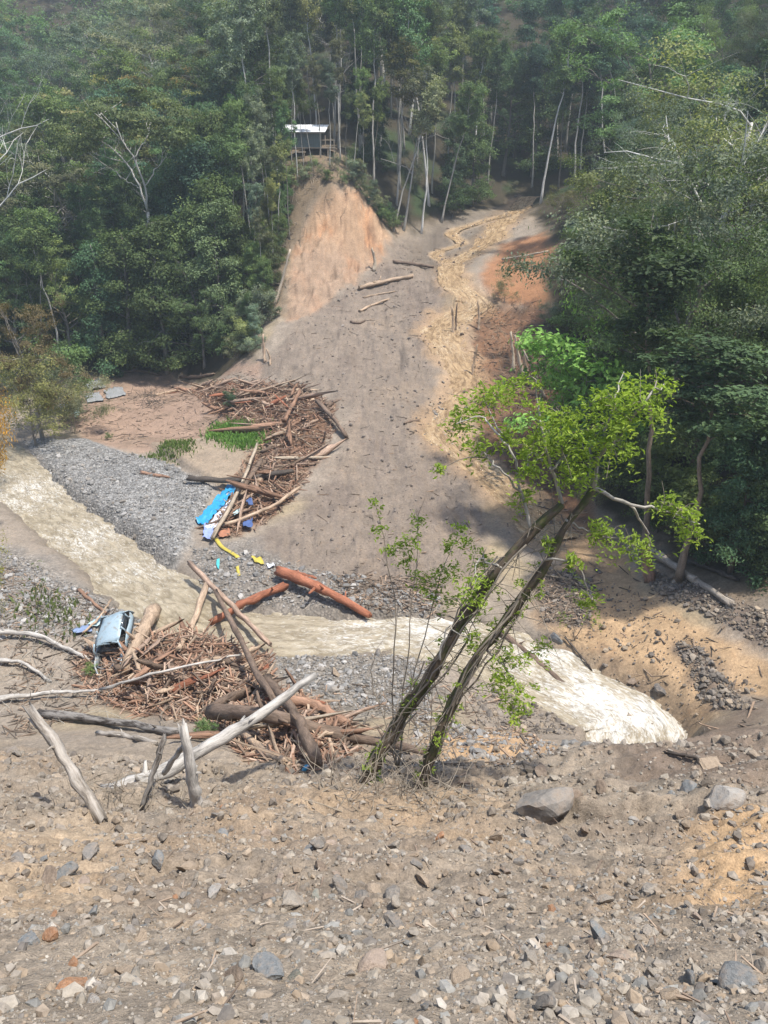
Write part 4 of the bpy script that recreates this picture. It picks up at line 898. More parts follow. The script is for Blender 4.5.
for lab, pts, r0, r1, c, dz, nm in (
    ('thick red-brown log pointing right over the river', [(280, 582), (325, 601), (368, 623)], .32, .20, 'red', [.4, .45, .35], 'log'),
    ('lighter red log crossing the river to the lower pile', [(284, 594), (250, 612), (214, 634)], .22, .18, 'red', [.3, .5, .6], 'log'),
    ('slim reddish log on the gravel above the thick red log', [(284, 572), (300, 575), (314, 579)], .12, .09, 'red', None, 'log'),
    ('pinkish pole rising from the lower pile over the river', [(193, 587), (232, 622), (270, 656)], .16, .13, 'pink', [1.3, .9, .6], 'pole'),
    ('brown pole lying down the middle of the lower pile', [(218, 614), (240, 658), (262, 704), (276, 722)], .13, .12, 'brown', [1.2, 1.1, 1.0, .8], 'pole'),
    ('thick tan trunk end beside the wrecked car', [(155, 622), (141, 648), (126, 676)], .36, .24, 'tan', [.4, .3, .2], 'log'),
    ('bent tan root wood at the top of the lower pile', [(208, 604), (198, 628), (180, 660)], .17, .09, 'tan', [1.0, .7, .5], 'root'),
    ('brown log at the foot of the lower pile', [(214, 728), (290, 740), (352, 750)], .26, .2, 'brown', [.5, .6, .3], 'log'),
    ('short rust-brown log on the right of the lower pile', [(288, 714), (318, 722), (345, 733)], .22, .17, 'rust', [.5, .5, .3], 'log'),
    ('dark log slanting down the right of the lower pile', [(268, 700), (298, 742), (316, 772)], .2, .18, 'brown', [.8, .7, .3], 'log'),
    ('brown log running from the lower pile to the leaning tree', [(338, 745), (380, 750), (424, 756)], .17, .11, 'brown', [.3, .2, .1], 'log'),
    ('pale split log in front of the lower pile', [(244, 742), (262, 756), (284, 766)], .13, .1, 'tan', [.3, .2, .1], 'log'),
    ('tan log high on the landslide, below the brown one', [(360, 290), (388, 284), (412, 278)], .24, .17, 'tan', [.1, .2, .1], 'log'),
    ('brown log lying highest on the landslide', [(394, 263), (412, 265), (433, 268)], .22, .16, 'brown', None, 'log'),
    ('short tan log left of the landslide crest', [(360, 312), (372, 306), (388, 300)], .15, .1, 'tan', None, 'log'),
    ('thin tan pole between the landslide logs', [(364, 298), (378, 295), (394, 292)], .12, .09, 'tan', None, 'log'),
    ('dark stick low on the landslide', [(352, 323), (358, 324), (364, 322)], .13, .1, 'brown', None, 'log'),
    ('small log on the lower landslide right of the upper pile', [(405, 424), (411, 422), (418, 421)], .1, .08, 'brown', None, 'log'),
    ('long brown-grey log lying along the foot of the right forest', [(650, 556), (690, 582), (730, 607)], .2, .15, 'grey', [.2, .15, .1], 'log'),
    ('short stub log above the long log of the right forest', [(690, 566), (712, 572), (735, 582)], .12, .1, 'dark', [.15, .1, .1], 'log'),
    ('pale thin log on the orange bank right of the brook', [(503, 262), (525, 258), (547, 254)], .13, .09, 'pale', [.2, .2, .2], 'log'),
    ('dark log jammed across the neck of the upper pile', [(190, 484), (224, 489), (292, 482)], .2, .16, 'dark', [.3, .5, .7], 'log'),
    ('pale plank-like pole along the blue tarpaulin', [(213, 545), (238, 508), (258, 458)], .12, .1, 'pale', [.4, .9, 1.0], 'pole'),
    ('brown pole under the pale pole of the upper pile', [(222, 528), (236, 508), (262, 470)], .2, .15, 'brown', [.3, .5, .6], 'pole'),
    ('long tan pole at the lower right rim of the upper pile', [(226, 530), (262, 520), (300, 494)], .12, .1, 'tan', [.3, .5, .4], 'pole'),
    ('rusty log standing out of the top of the upper pile', [(285, 432), (292, 420), (300, 406)], .17, .13, 'rust', [.8, .9, 1.1], 'log'),
    ('dark log on the right of the upper pile', [(318, 412), (332, 424), (346, 440)], .2, .14, 'brown', [.7, .5, .2], 'log'),
    ('grey-brown log lying on the mud, nearest the forest', [(182, 378), (198, 378), (214, 375)], .2, .15, 'brown', None, 'log'),
    ('short tan log on the mud left of the upper pile', [(156, 396), (168, 393), (182, 390)], .14, .1, 'tan', None, 'log'),
    ('brown log half sunk in the mud at far left', [(116, 374), (138, 372), (160, 376)], .16, .12, 'brown', None, 'log'),
    ('reddish log on the gravel bar', [(142, 474), (154, 476), (168, 478)], .13, .1, 'rust', None, 'log'),
    ('brown log lying in the rapids below the leaning tree', [(500, 642), (535, 668), (570, 697)], .17, .12, 'brown', [.4, .35, .3], 'log'),
    ('thin dark stick beside the rapids', [(566, 642), (578, 655), (590, 670)], .05, .04, 'dark', [.15, .1, .1], 'stick'),
    ('flat pale plank stranded at the end of the rapids', [(630, 724), (641, 727), (652, 731)], .16, .12, 'pale', [.25, .2, .2], 'plank'),
    ('dark stick on the slope below the rapids', [(672, 756), (694, 760), (718, 765)], .05, .03, 'dark', [.05, .05, .05], 'stick'),
    ('rust stub log left of the wrecked car', [(80, 592), (92, 603), (106, 614)], .11, .07, 'rust', None, 'log'),
    ('thin rail leaning across the wrecked car', [(85, 636), (100, 626), (112, 614)], .06, .05, 'tan', [.2, .4, .7], 'pole'),
    ('dark driftwood stick in the river above the lower pile', [(156, 606), (165, 610), (177, 614)], .1, .07, 'dark', [.2, .2, .2], 'stick')):
    log(lab, pts, r0, r1, c, 'wood', nm, {'pole': 'log', 'root': 'root', 'plank': 'plank', 'stick': 'stick'}.get(nm, 'log'), dz)
for lab, pts, r0, r1, c in (
    ('pale snag standing at the right foot of the scarp', [(374, 271), (375, 262), (372, 249)], .22, .1, 'pale'),
    ('pale broken trunk leaning left of the scarp', [(274, 306), (281, 285), (290, 250)], .2, .1, 'pale'),
    ('short pale stump by the foot of the left forest', [(265, 362), (264, 350), (263, 336)], .16, .1, 'tan'),
    ('second short stump right of the pale stump', [(270, 365), (270, 358), (267, 350)], .1, .07, 'tan'),
    ('left of the pale snags standing in the brook', [(453, 334), (453, 322), (452, 308)], .13, .09, 'tan'),
    ('brown snag in the brook, right of the pale snags', [(456, 332), (456, 320), (457, 305)], .1, .07, 'brown'),
    ('tan snag on the right rim of the brook', [(479, 330), (479, 316), (478, 302)], .13, .08, 'tan'),
    ('slim tan snag lower on the right rim of the brook', [(472, 376), (474, 362), (477, 346)], .11, .07, 'tan'),
    ('leftmost pale root trunk on the brown bank', [(514, 372), (513, 354), (511, 334)], .16, .09, 'pale'),
    ('middle pale root trunk on the brown bank', [(524, 380), (519, 358), (515, 336)], .17, .1, 'pale'),
    ('rightmost pale root trunk on the brown bank', [(532, 388), (526, 366), (519, 340)], .19, .1, 'tan'),
    ('weathered snag under the light-green tree', [(545, 398), (535, 374), (524, 352)], .13, .08, 'grey'),
    ('dead post at the bottom of the brown bank', [(545, 442), (543, 420), (541, 396)], .12, .08, 'grey'),
    ('rotten reddish stump at the foot of the right forest', [(650, 580), (648, 568), (646, 552)], .3, .22, 'rust')):
    yy = gp(*pts[0])[1]; log(lab, [(a, c_, yy + (.3 if k else 0)) for k, (a, c_) in enumerate(pts)], r0, r1, c, 'wood', 'stump' if 'stump' in lab else 'snag', 'stump' if 'stump' in lab else 'snag', knots=1)
# dry brush around the feet of the leaning tree and fallen log
def brush(label, pts, seed, n, spread, L, col=(.26, .22, .17), name='dry_brush', rad=.012):
    rg = np.random.default_rng(seed); g = gp(*pts[0]); o0 = g; w = MB()
    for _ in range(n):
        p = pts[rg.integers(len(pts))]; b = gp(*p) + np.r_[rg.normal(0, spread, 2), 0]; b[2] = h1(b[0], b[1])
        d = rg.normal(0, 1, 3); d[2] = abs(d[2]) * .5 + .12; d /= np.linalg.norm(d); l_ = L * rg.uniform(.4, 1.2); k = 5; q = [b - .03 * d]
        for _ in range(k): d = d + rg.normal(0, .22, 3); d /= np.linalg.norm(d); q.append(q[-1] + d * l_ / k)
        q = np.array(q); w.tube(q - o0, np.linspace(rad * rg.uniform(.7, 1.6), rad * .3, k + 1), 4, cap=False, rg=rg)
        for j in (2, 3):
            e = q[j] + rg.normal(0, l_ * .2, 3); w.tube(np.array([q[j], (q[j] + e) / 2, e]) - o0, [rad * .5, rad * .4, rad * .2], 4, cap=False, rg=rg)
    o = link(name, w.mesh(name, 'bark'), None, tuple(o0)); o.color = (*col, 1); tag(o, label, None, None, 'stuff')
brush('tangle of dry twigs at the feet of the leaning tree', [(330, 790), (360, 795), (395, 790), (440, 800), (410, 795)], 3, 90, .55, 1.5)
brush('grey dead twigs under the long white log', [(100, 800), (130, 800), (190, 805), (215, 790), (85, 795)], 4, 70, .4, .9)
brush('dry twigs along the white branches at the left edge', [(20, 690), (60, 700), (100, 705), (30, 665), (75, 670)], 5, 80, .9, 1.7, (.36, .33, .28))
brush('fine brush on the lower pile beside the white log', [(260, 745), (240, 730), (300, 760), (170, 720)], 6, 60, .7, 1.3)
brush('dry bank brush left of the scarp', [(282, 200), (276, 235), (268, 275), (262, 305), (270, 255)], 7, 170, 1.6, 2.2, (.24, .205, .16), rad=.03)
brush('scrubby dead growth on the spur below the hut', [(300, 170), (318, 178), (335, 172), (345, 180), (292, 185)], 8, 160, 1.6, 1.6, (.3, .25, .19), rad=.028)
brush('dead roots on the brown bank by the brook', [(500, 320), (515, 345), (525, 375), (490, 345), (505, 400)], 9, 130, 1.6, 2.0, (.3, .22, .15), rad=.03)
brush('dark brushwood on the mud beside the upper pile', [(150, 395), (155, 405)], 10, 60, .8, 1.6, (.1, .085, .07), rad=.02)

# ------------------------------------------------------------------ driftwood piles
def piece_proto(seed, flat):
    rg = np.random.default_rng(seed); w = MB(); n = 7; t = np.linspace(-.5, .5, n)
    q = np.c_[np.cumsum(rg.normal(0, .05, n)), np.cumsum(rg.normal(0, .05, n)), t]; q[:, :2] -= q[:, :2].mean(0)
    r = .5 * (1 - .35 * (t + .5)) * (1 + .12 * rg.normal(0, 1, n)) ; qq = q.copy(); qq[:, :2] *= 6
    w.tube(qq * [1, 1, 1], r, 7, jag=.16, rough=.5, rg=rg)
    v = w.v[0]
    if flat: v[:, 0] *= .45
    w.tc[0][:, 2] *= 3
    return w.mesh('driftwood', 'wood')
PIECE = [piece_proto(900 + i, i % 3 == 0) for i in range(10)]
def in_poly(poly, rg):
    P_ = np.array(poly); lo, hi = P_.min(0), P_.max(0)
    while True:
        p = lo + rg.random(2) * (hi - lo); d = float(poly_sd(poly, p[:1], p[1:2])[0])
        if d > 0: return p, d
def pile(key, n, where, group, azfun, Lr, rr, seed, zmax):
    rg = np.random.default_rng(seed)
    for i in range(n):
        p, d = in_poly(POLY[key], rg); L = Lr[0] * .6 + (Lr[1] - Lr[0] * .6) * rg.random() ** 1.5 * (1 if rg.random() < .8 else 1.5); r = (rr[0] * .6 + (rr[1] * 1.25 - rr[0] * .6) * rg.random() ** 1.6) * (.75 + .3 * L / Lr[1])
        o = link('driftwood', PIECE[rg.integers(10)]); az = azfun(p, rg); el = rg.normal(0, .22)
        dv = Vector((math.cos(az) * math.cos(el), math.sin(az) * math.cos(el), math.sin(el)))
        z = h1(p[0], p[1]) + r * .6 + rg.random() ** 1.3 * zmax * min(1, d / 1.5) + .2 * L * abs(math.sin(el))
        o.location = (p[0], p[1], z); o.rotation_euler = (dv.to_track_quat('Z', 'Y') @ Euler((0, 0, rg.uniform(0, 6.3))).to_quaternion()).to_euler(); o.scale = (2 * r, 2 * r, L)
        c = WOODC[rg.choice(['rust', 'pink', 'tan', 'brown', 'red', 'pale'], p=[.34, .25, .15, .19, .03, .04])]; j = rg.uniform(.75, 1.2); o.color = (*[k * j for k in c], 1)
        big = 'long' if L > Lr[0] * .55 + Lr[1] * .55 else 'short'; tone = 'pale tan' if c in (WOODC['tan'], WOODC['pale']) else 'dark brown' if c is WOODC['brown'] else 'red-brown'
        tag(o, f'{big} {tone} piece of splintered driftwood {where}', 'driftwood', f'{big} {tone} driftwood {group}')
azA = lambda p, rg: (rg.normal(0, .5) if p[1] > 66 else rg.normal(1.0, .8)) + (math.pi if rg.random() < .5 else 0)
azB = lambda p, rg: rg.normal(.1, .85)
pile('pileA', 150, 'in the upper jam above the blue tarpaulin', 'in the upper jam', azA, (1.1, 3.1), (.06, .16), 21, .55)
pile('pileB', 145, 'in the lower jam beside the river', 'in the lower jam', azB, (.8, 2.2), (.045, .13), 22, .55)
def sticks(name, label, pos, L, r, cols, seed, elev=.25, azs=None, mat='stickmat'):
    rg = np.random.default_rng(seed); N = len(pos); az = rg.uniform(0, 6.3, N) if azs is None else azs; el = rg.normal(0, elev, N)
    d = np.c_[np.cos(az) * np.cos(el), np.sin(az) * np.cos(el), np.sin(el)]; s = np.c_[-np.sin(az), np.cos(az), np.zeros(N)]; u = np.cross(d, s)
    L = np.asarray(L)[:, None]; r = np.asarray(r)[:, None]; V = []
    for k, (e, f) in enumerate(((-.5, 1), (.5, .55))):
        for a, b in ((1, 1), (-1, 1), (-1, -1), (1, -1)): V.append(pos + d * L * (e + rg.normal(0, .04, (N, 1))) + s * a * r * f + u * b * r * f * .8)
    V = np.stack(V, 1).reshape(-1, 3); base = np.arange(N)[:, None] * 8
    q = np.concatenate([base + np.array(f) for f in ((0, 1, 5, 4), (1, 2, 6, 5), (2, 3, 7, 6), (3, 0, 4, 7), (3, 2, 1, 0), (4, 5, 6, 7))], 0)
    C = np.array(cols)[rg.integers(0, len(cols), N)] * rg.uniform(.65, 1.3, (N, 1)); b = MB(); b.quads(V, q); me = b.mesh(name, mat, False, False, np.repeat(C, 8, 0))
    return tag(link(name, me), label, None, None, 'stuff')
def pilepos(key, n, seed, zmax):
    rg = np.random.default_rng(seed); pl = np.array(POLY[key]); lo, hi = pl.min(0), pl.max(0); q = lo + rg.random((n * 6, 2)) * (hi - lo); d = poly_sd(POLY[key], q[:, 0], q[:, 1]); q = q[d > -.25][:n]; d = d[d > -.25][:n]
    return np.c_[q, H(q[:, 0], q[:, 1]) + .03 + rg.random(len(q)) ** 1.6 * zmax * np.clip(d / 1.4, .05, 1)]
wc = [WOODC[k] for k in ('rust', 'pink', 'tan', 'brown', 'rust', 'rust')]
for key, n, s, zm, lab in (('pileA', 3000, 31, .5, 'small splinters and sticks filling the upper driftwood jam'), ('pileB', 3200, 32, .5, 'small splinters and sticks filling the lower driftwood jam')):
    p = pilepos(key, n, s, zm); rg = np.random.default_rng(s); sticks('wood_splinters', lab, p, rg.uniform(.25, 1.3, len(p)), rg.uniform(.012, .045, len(p)), wc, s, .35, azs=None)
def scatter(poly_px, n, seed):
    rg = np.random.default_rng(seed); pl = pix_poly(poly_px); a = np.array(pl); lo, hi = a.min(0), a.max(0); q = lo + rg.random((n * 8, 2)) * (hi - lo); d = poly_sd(pl, q[:, 0], q[:, 1]); q = q[d > 0][:n]; return np.c_[q, H(q[:, 0], q[:, 1]) + .02]
SCAT = []
for pp, n in (([(262, 380), (320, 308), (400, 245), (445, 240), (430, 330), (430, 420), (495, 520), (440, 600), (250, 585), (345, 440)], 320), ([(60, 378), (262, 368), (240, 420), (150, 450), (60, 430)], 800), ([(0, 560), (130, 620), (110, 700), (0, 740)], 700),
               ([(540, 560), (600, 560), (768, 640), (768, 730), (680, 730)], 110), ([(330, 575), (440, 575), (440, 612), (350, 605)], 500), ([(470, 300), (540, 300), (560, 440), (600, 540), (520, 490), (475, 400)], 1100), ([(300, 690), (520, 690), (560, 760), (380, 790), (300, 775)], 500), ([(540, 575), (595, 580), (590, 625), (545, 625)], 500)): SCAT.append(scatter(pp, n, 40 + len(SCAT)))
p = np.vstack(SCAT); rg = np.random.default_rng(77); sticks('scattered_twigs', 'scattered twigs and bark flakes over mud, slide and banks', p, rg.gamma(2, .22, len(p)) + .12, rg.uniform(.012, .04, len(p)), [(.13, .1, .075), (.2, .15, .11), (.28, .2, .14), (.09, .075, .06)], 78, .18)
p = scatter([(0, 800), (768, 790), (900, 1100), (-130, 1100)], 600, 79); rg = np.random.default_rng(80); dd = np.hypot(p[:, 1], 20 - p[:, 2])
sticks('scattered_twigs', 'small twigs lying among the foreground rubble', p, rg.gamma(2, .05, len(p)) + .03, rg.uniform(.002, .006, len(p)) * (1 + dd / 12), [(.16, .12, .09), (.25, .19, .14), (.3, .25, .2)], 81, .25)
#==PART4==
# ------------------------------------------------------------------ stones
import bmesh
def rock_mesh(name, seed, cuts, sub=2, stretch=(1, 1, 1), mat='stone'):
    rg = np.random.default_rng(seed); bm = bmesh.new(); bmesh.ops.create_icosphere(bm, subdivisions=sub, radius=1)
    for _ in range(cuts):
        n = rg.normal(0, 1, 3); n /= np.linalg.norm(n); d = rg.uniform(.38, .72)
        for v in bm.verts:
            k = v.co.dot(Vector(n)) - d
            if k > 0: v.co -= Vector(n) * k
    for v in bm.verts:
        v.co += Vector(rg.normal(0, .018, 3)); v.co = Vector((v.co.x * stretch[0], v.co.y * stretch[1], v.co.z * stretch[2]))
    me = bpy.data.meshes.new(name); bm.to_mesh(me); bm.free(); me.materials.append(M[mat]); return me
ROCK = [rock_mesh('stone', 700 + i, 9, 3, (1, .8, .6)) for i in range(10)]
STC = {'grey': (.20, .19, .175), 'bluegrey': (.17, .19, .20), 'pale': (.30, .27, .23), 'white': (.35, .335, .31), 'tan': (.31, .245, .18), 'pink': (.33, .26, .21), 'orange': (.34, .17, .085), 'brown': (.19, .145, .11), 'dark': (.08, .08, .08), 'green': (.21, .225, .195)}
def stone(px, py, size, col, label, key=None, group=None, sink=.25, name='stone', cat='stone', rg=np.random.default_rng(90), flat=1.0, loc=None):
    g = gp(px, py) if loc is None else loc
    if loc is None and size > 28: sink = sink + .35
    t = np.linalg.norm(g - [0, 0, CZ]); s = size * t / F * .5 if loc is None else size
    o = link(name, ROCK[rg.integers(10)] if key is None else key); o.scale = (s * rg.uniform(.9, 1.1), s * rg.uniform(.9, 1.1), s * flat)
    o.location = (g[0], g[1], g[2] + s * (.55 - sink) * flat * .8); o.rotation_euler = (rg.normal(0, .35) - .3, rg.normal(0, .35), rg.uniform(0, 6.3))
    j = rg.uniform(.88, 1.12); o.color = (*[c * j for c in STC[col]], 1); return tag(o, label, cat, group)
for px, py, sz, c, lab in (
    (378, 966, 40, 'pink', 'pinkish upright angular stone at the bottom middle'), (268, 972, 38, 'bluegrey', 'blue-grey slab-shaped stone at the bottom, left of the pinkish stone'), (296, 978, 22, 'green', 'greenish stone touching the blue-grey slab'), (296, 994, 16, 'bluegrey', 'small blue-grey stone below the greenish stone'),
    (622, 958, 38, 'pink', 'pinkish-white blocky stone at lower right'), (600, 938, 28, 'bluegrey', 'blue-grey stone behind the pinkish-white block'), (652, 893, 26, 'pale', 'pale stone above the pinkish-white block, lower right'), (742, 984, 46, 'bluegrey', 'large blue-veined stone at the bottom right edge'), (688, 980, 20, 'bluegrey', 'round blue-grey stone left of the blue-veined stone'), (668, 998, 24, 'tan', 'upright tan stone at the bottom right'),
    (462, 980, 26, 'tan', 'tan blocky stone right of the pinkish upright stone'), (424, 882, 20, 'tan', 'tan stone in the middle of the rubble slope'), (292, 906, 28, 'pale', 'pale stone in the left middle of the rubble slope'), (338, 886, 22, 'grey', 'grey stone right of the pale rubble stone'), (316, 898, 15, 'green', 'small green-grey stone beside the pale rubble stone'),
    (74, 988, 36, 'orange', 'large rusty orange stone at the bottom left'), (73, 964, 15, 'orange', 'small bright orange stone above the rusty one'), (126, 974, 20, 'tan', 'tan stone right of the rusty orange stone'), (32, 944, 26, 'bluegrey', 'long blue-grey stone near the left edge'), (52, 938, 18, 'orange', 'orange-tipped stone beside the long blue-grey stone'), (94, 1002, 16, 'white', 'small white stone below the rusty orange stone'), (94, 914, 17, 'bluegrey', 'blue-grey stone on the left rubble, alone'), (215, 894, 18, 'white', 'whitish jagged stone on the left rubble'), (234, 980, 30, 'brown', 'dull brown stone left of the blue-grey slab'), (140, 942, 22, 'tan', 'flat tan stone, lower left'),
    (530, 962, 24, 'pale', 'pale stone between the tan block and the pinkish-white block'), (440, 838, 15, 'orange', 'orange-stained stone at the upper rubble'), (498, 838, 20, 'tan', 'tan stone with rusty foot, upper rubble middle'), (712, 764, 34, 'tan', 'tan crag on the dark ridge at right'), (722, 794, 40, 'white', 'whitish boulder on the ridge at right'), (688, 793, 32, 'bluegrey', 'bluish boulder left of the whitish ridge boulder'), (590, 944, 18, 'brown', 'brown stone beneath the blue-grey one at lower right'), (530, 836, 14, 'pale', 'little pale stone left of the tan foreground patch'), (540, 772, 18, 'brown', 'dark clod above the boulder'), (600, 790, 16, 'brown', 'brown clod right of the boulder'),
    (342, 645, 14, 'grey', 'grey river stone below the thick red log'), (353, 652, 13, 'grey', 'second grey river stone, right of the first'), (378, 655, 13, 'grey', 'grey river stone nearest the leaning tree'), (335, 675, 16, 'tan', 'tan stone on the gravel below the river'), (305, 636, 6, 'tan', 'tiny tan stone in mid river'), (556, 640, 16, 'bluegrey', 'blue-grey stone at the head of the rapids'), (659, 693, 17, 'dark', 'dark wet stone on the tan mud'), (632, 682, 12, 'brown', 'brown stone on the tan mud by the rapids'), (640, 706, 9, 'dark', 'small dark stone inside the rapids'), (612, 737, 10, 'dark', 'dark stone at the lower lip of the rapids'), (598, 572, 9, 'dark', 'small dark stone at the top of the tan mud')):
    stone(px, py, sz, c, lab)
rg9 = np.random.default_rng(91)
bl = empty('boulder', tuple(gp(545, 806)))
bk = bpy.data.meshes.new('boulder_block')
def boulder():
    rg = np.random.default_rng(12); g = np.array(bl.location); t = np.linalg.norm(g - [0, 0, CZ]) / F
    for nm, dx, dz, s, st, col, sd, rz in (('main_block', 0, .12, 33 * t, (1.05, .75, .62), 'grey', 771, .35), ('front_block', -.05, -.1, 15 * t, (1, .9, .95), 'brown', 772, 1.2), ('side_block', .5, 0, 18 * t, (.8, .9, 1.0), 'brown', 773, 2.1)):
        o = link(nm, rock_mesh(nm, sd, 11, 3, st), bl); o.location = (dx, -.25 if 'front' in nm else 0, dz); o.scale = (s, s, s); o.rotation_euler = (-.2, -.18, rz); o.color = (*STC[col], 1)
boulder(); tag(bl, 'largest grey flat-topped boulder on the slope right of the leaning tree', 'boulder')
def rubble(n, poly, seed, smin, smax, where, group):
    rg = np.random.default_rng(seed); p = scatter(poly, n, seed)
    for q in p:
        t = np.linalg.norm(q - [0, 0, CZ]); px = min(smax, smin * (1 + rg.pareto(2.2))); c = str(rg.choice(['pale', 'grey', 'tan', 'pink', 'bluegrey', 'brown', 'white', 'orange'], p=[.24, .2, .2, .1, .07, .12, .05, .02]))
        big = 'larger' if px > smin * 1.6 else 'small'; tone = {'pale': 'pale', 'white': 'pale', 'grey': 'grey', 'bluegrey': 'grey', 'tan': 'tan', 'pink': 'tan', 'brown': 'brown', 'orange': 'rusty'}[c]
        stone(0, 0, px * t / F * .5, c, f'{big} {tone} angular stone {where}', None, f'{big} {tone} stones {group}', .3, rg=rg, loc=q)
rubble(125, [(-20, 860), (420, 850), (640, 870), (790, 900), (840, 1060), (-80, 1060)], 55, 8, 24, 'on the near rubble slope', 'on the near slope')
rubble(60, [(130, 820), (500, 815), (740, 800), (770, 880), (400, 850), (140, 860)], 56, 6, 15, 'on the upper rubble slope', 'on the upper slope')
# pebbles ------------------------------------------------------------------
ICO_V = None
def ico():
    bm = bmesh.new(); bmesh.ops.create_icosphere(bm, subdivisions=1, radius=1); v = np.array([x.co[:] for x in bm.verts]); f = np.array([[y.index for y in x.verts] for x in bm.faces]); bm.free(); return v, f
IV, IF = ico()
def pebbles(name, label, pos, size, cols, seed, sink=.38):
    rg = np.random.default_rng(seed); N = len(pos); n = len(IV); v = np.repeat(IV[None], N, 0)
    for _ in range(4):
        d = rg.normal(0, 1, (N, 1, 3)); d /= np.linalg.norm(d, axis=2, keepdims=True); k = np.maximum((v * d).sum(2, keepdims=True) - rg.uniform(.35, .75, (N, 1, 1)), 0); v = v - d * k
    v = v * rg.uniform(.55, 1.1, (N, 1, 3)) * np.array([1, 1, .75]); az = rg.uniform(0, 6.3, N); c, s = np.cos(az)[:, None], np.sin(az)[:, None]; tl = rg.normal(0, .5, (N, 1)) - .35
    y = v[..., 1] * np.cos(tl) - v[..., 2] * np.sin(tl); z = v[..., 1] * np.sin(tl) + v[..., 2] * np.cos(tl); x = v[..., 0] * c - y * s; y = v[..., 0] * s + y * c
    V = np.stack([x, y, z], -1) * np.asarray(size)[:, None, None] + pos[:, None]; V[..., 2] += (np.asarray(size) * (.5 - sink))[:, None]
    C = np.array(cols)[rg.integers(0, len(cols), N)] * rg.uniform(.7, 1.25, (N, 1)); b = MB(); b.v = [V.reshape(-1, 3)]; b.tc = [np.zeros((N * n, 3))]; b.tint = [np.zeros(N * n)]; b.t = [(np.arange(N)[:, None, None] * n + IF).reshape(-1, 3)]
    me = b.mesh(name, 'pebble', False, False, np.repeat(C, n, 0)); return tag(link(name, me), label, None, None, 'stuff')
def near_pebbles():
    rg = np.random.default_rng(61); N = 240000; y = 1.1 + 16.5 * rg.random(N) ** 1.35; x = (rg.random(N) * 2 - 1) * (2.6 + .56 * y); z = H(x, y); t = np.sqrt(x * x + y * y + (20 - z) ** 2)
    size = .0065 * (1 + rg.pareto(1.75, N)); size = np.minimum(size, .06); px = size * F / t
    dens = sstep(.42, .78, vnoise(x / 1.1, y / 1.1, 71) * .65 + vnoise(x / .3, y / .3, 72) * .5); tp = np.maximum.reduce([sstep(0, .5, poly_sd(POLY[k], x, y)) for k in ('tan_fg', 'tan_fg3')])
    keep = (px > 1.0) & (rg.random(N) < (.10 + .90 * dens + .3 * sstep(5, 2, y)) * (1 - .7 * tp)); print('pebbles', keep.sum())
    p = np.c_[x, y, z][keep][:36000]
    pebbles('gravel', 'loose gravel and stone chips covering the near slope', p, size[keep][:36000], [(.235, .205, .17), (.25, .22, .18), (.21, .185, .155), (.26, .23, .19), (.18, .16, .14), (.235, .19, .145), (.28, .255, .22), (.195, .19, .175), (.25, .195, .14)], 62)
near_pebbles()
def clods():
    rg = np.random.default_rng(161); N = 20000; y = 2 + 17 * rg.random(N) ** 1.1; x = (rg.random(N) * 2 - 1) * (2.6 + .56 * y); z = H(x, y); t = np.sqrt(x * x + y * y + (20 - z) ** 2); size = t / F * 1.5 * (1 + rg.pareto(2.2, N)); size = np.minimum(size, t / F * 7)
    k = rg.random(N) < sstep(.3, .7, vnoise(x / 1.3, y / .7, 171) * .7 + vnoise(x / .4, y / .25, 172) * .4); p = np.c_[x, y, z][k]
    pebbles('soil_clods', 'crumbly soil clods roughening the near slope', p, size[k], [(.235, .205, .17), (.20, .17, .138), (.27, .235, .19), (.17, .145, .12), (.25, .20, .15)], 162, .35)
    p = scatter([(262, 380), (320, 308), (400, 245), (445, 240), (430, 330), (430, 420), (495, 520), (440, 600), (250, 585), (345, 440)], 2600, 163); rg = np.random.default_rng(164)
    pebbles('slide_stones', 'small stones and clods strewn over the landslide', p, np.minimum(.03 * (1 + rg.pareto(2.4, len(p))), .22), [(.2, .17, .145), (.17, .145, .125), (.22, .19, .165), (.15, .128, .11)], 165, .3)
clods()
def bar_pebbles():
    parts = [scatter(pp, n, 63 + i) for i, (pp, n) in enumerate((([(20, 438), (150, 458), (215, 490), (172, 566), (60, 495)], 3200), ([(190, 545), (310, 565), (440, 598), (440, 615), (205, 605)], 2200), ([(0, 545), (150, 625), (120, 640), (0, 640)], 2000), ([(270, 655), (430, 655), (430, 720), (300, 700)], 1800), ([(420, 700), (600, 740), (520, 770), (400, 760)], 700), ([(430, 400), (450, 430), (475, 460), (440, 440)], 300)))]
    q = []; rg = np.random.default_rng(69)
    for L, m in ((BRK, 420), (BR2, 80)):
        k = rg.integers(0, len(L), m); q.append(np.c_[L[k, :2] + rg.normal(0, .55, (m, 2)) * L[k, 3:4], np.zeros(m)])
    q = np.vstack(q); q[:, 2] = H(q[:, 0], q[:, 1]) + .03; rg = np.random.default_rng(70)
    pebbles('gravel', 'brown stones and clods lying in the silty brook', q, np.minimum(.07 * (1 + rg.pareto(2.5, len(q))), .3), [(.17, .13, .1), (.13, .105, .085), (.22, .17, .125), (.2, .18, .16)], 71)
    p = np.vstack(parts); rg = np.random.default_rng(64); pebbles('gravel', 'grey cobbles strewn over the river bars', p, np.minimum(.045 * (1 + rg.pareto(2.5, len(p))), .26), [(.21, .205, .195), (.26, .25, .235), (.18, .175, .165), (.31, .295, .275), (.24, .215, .185)], 65)
bar_pebbles()
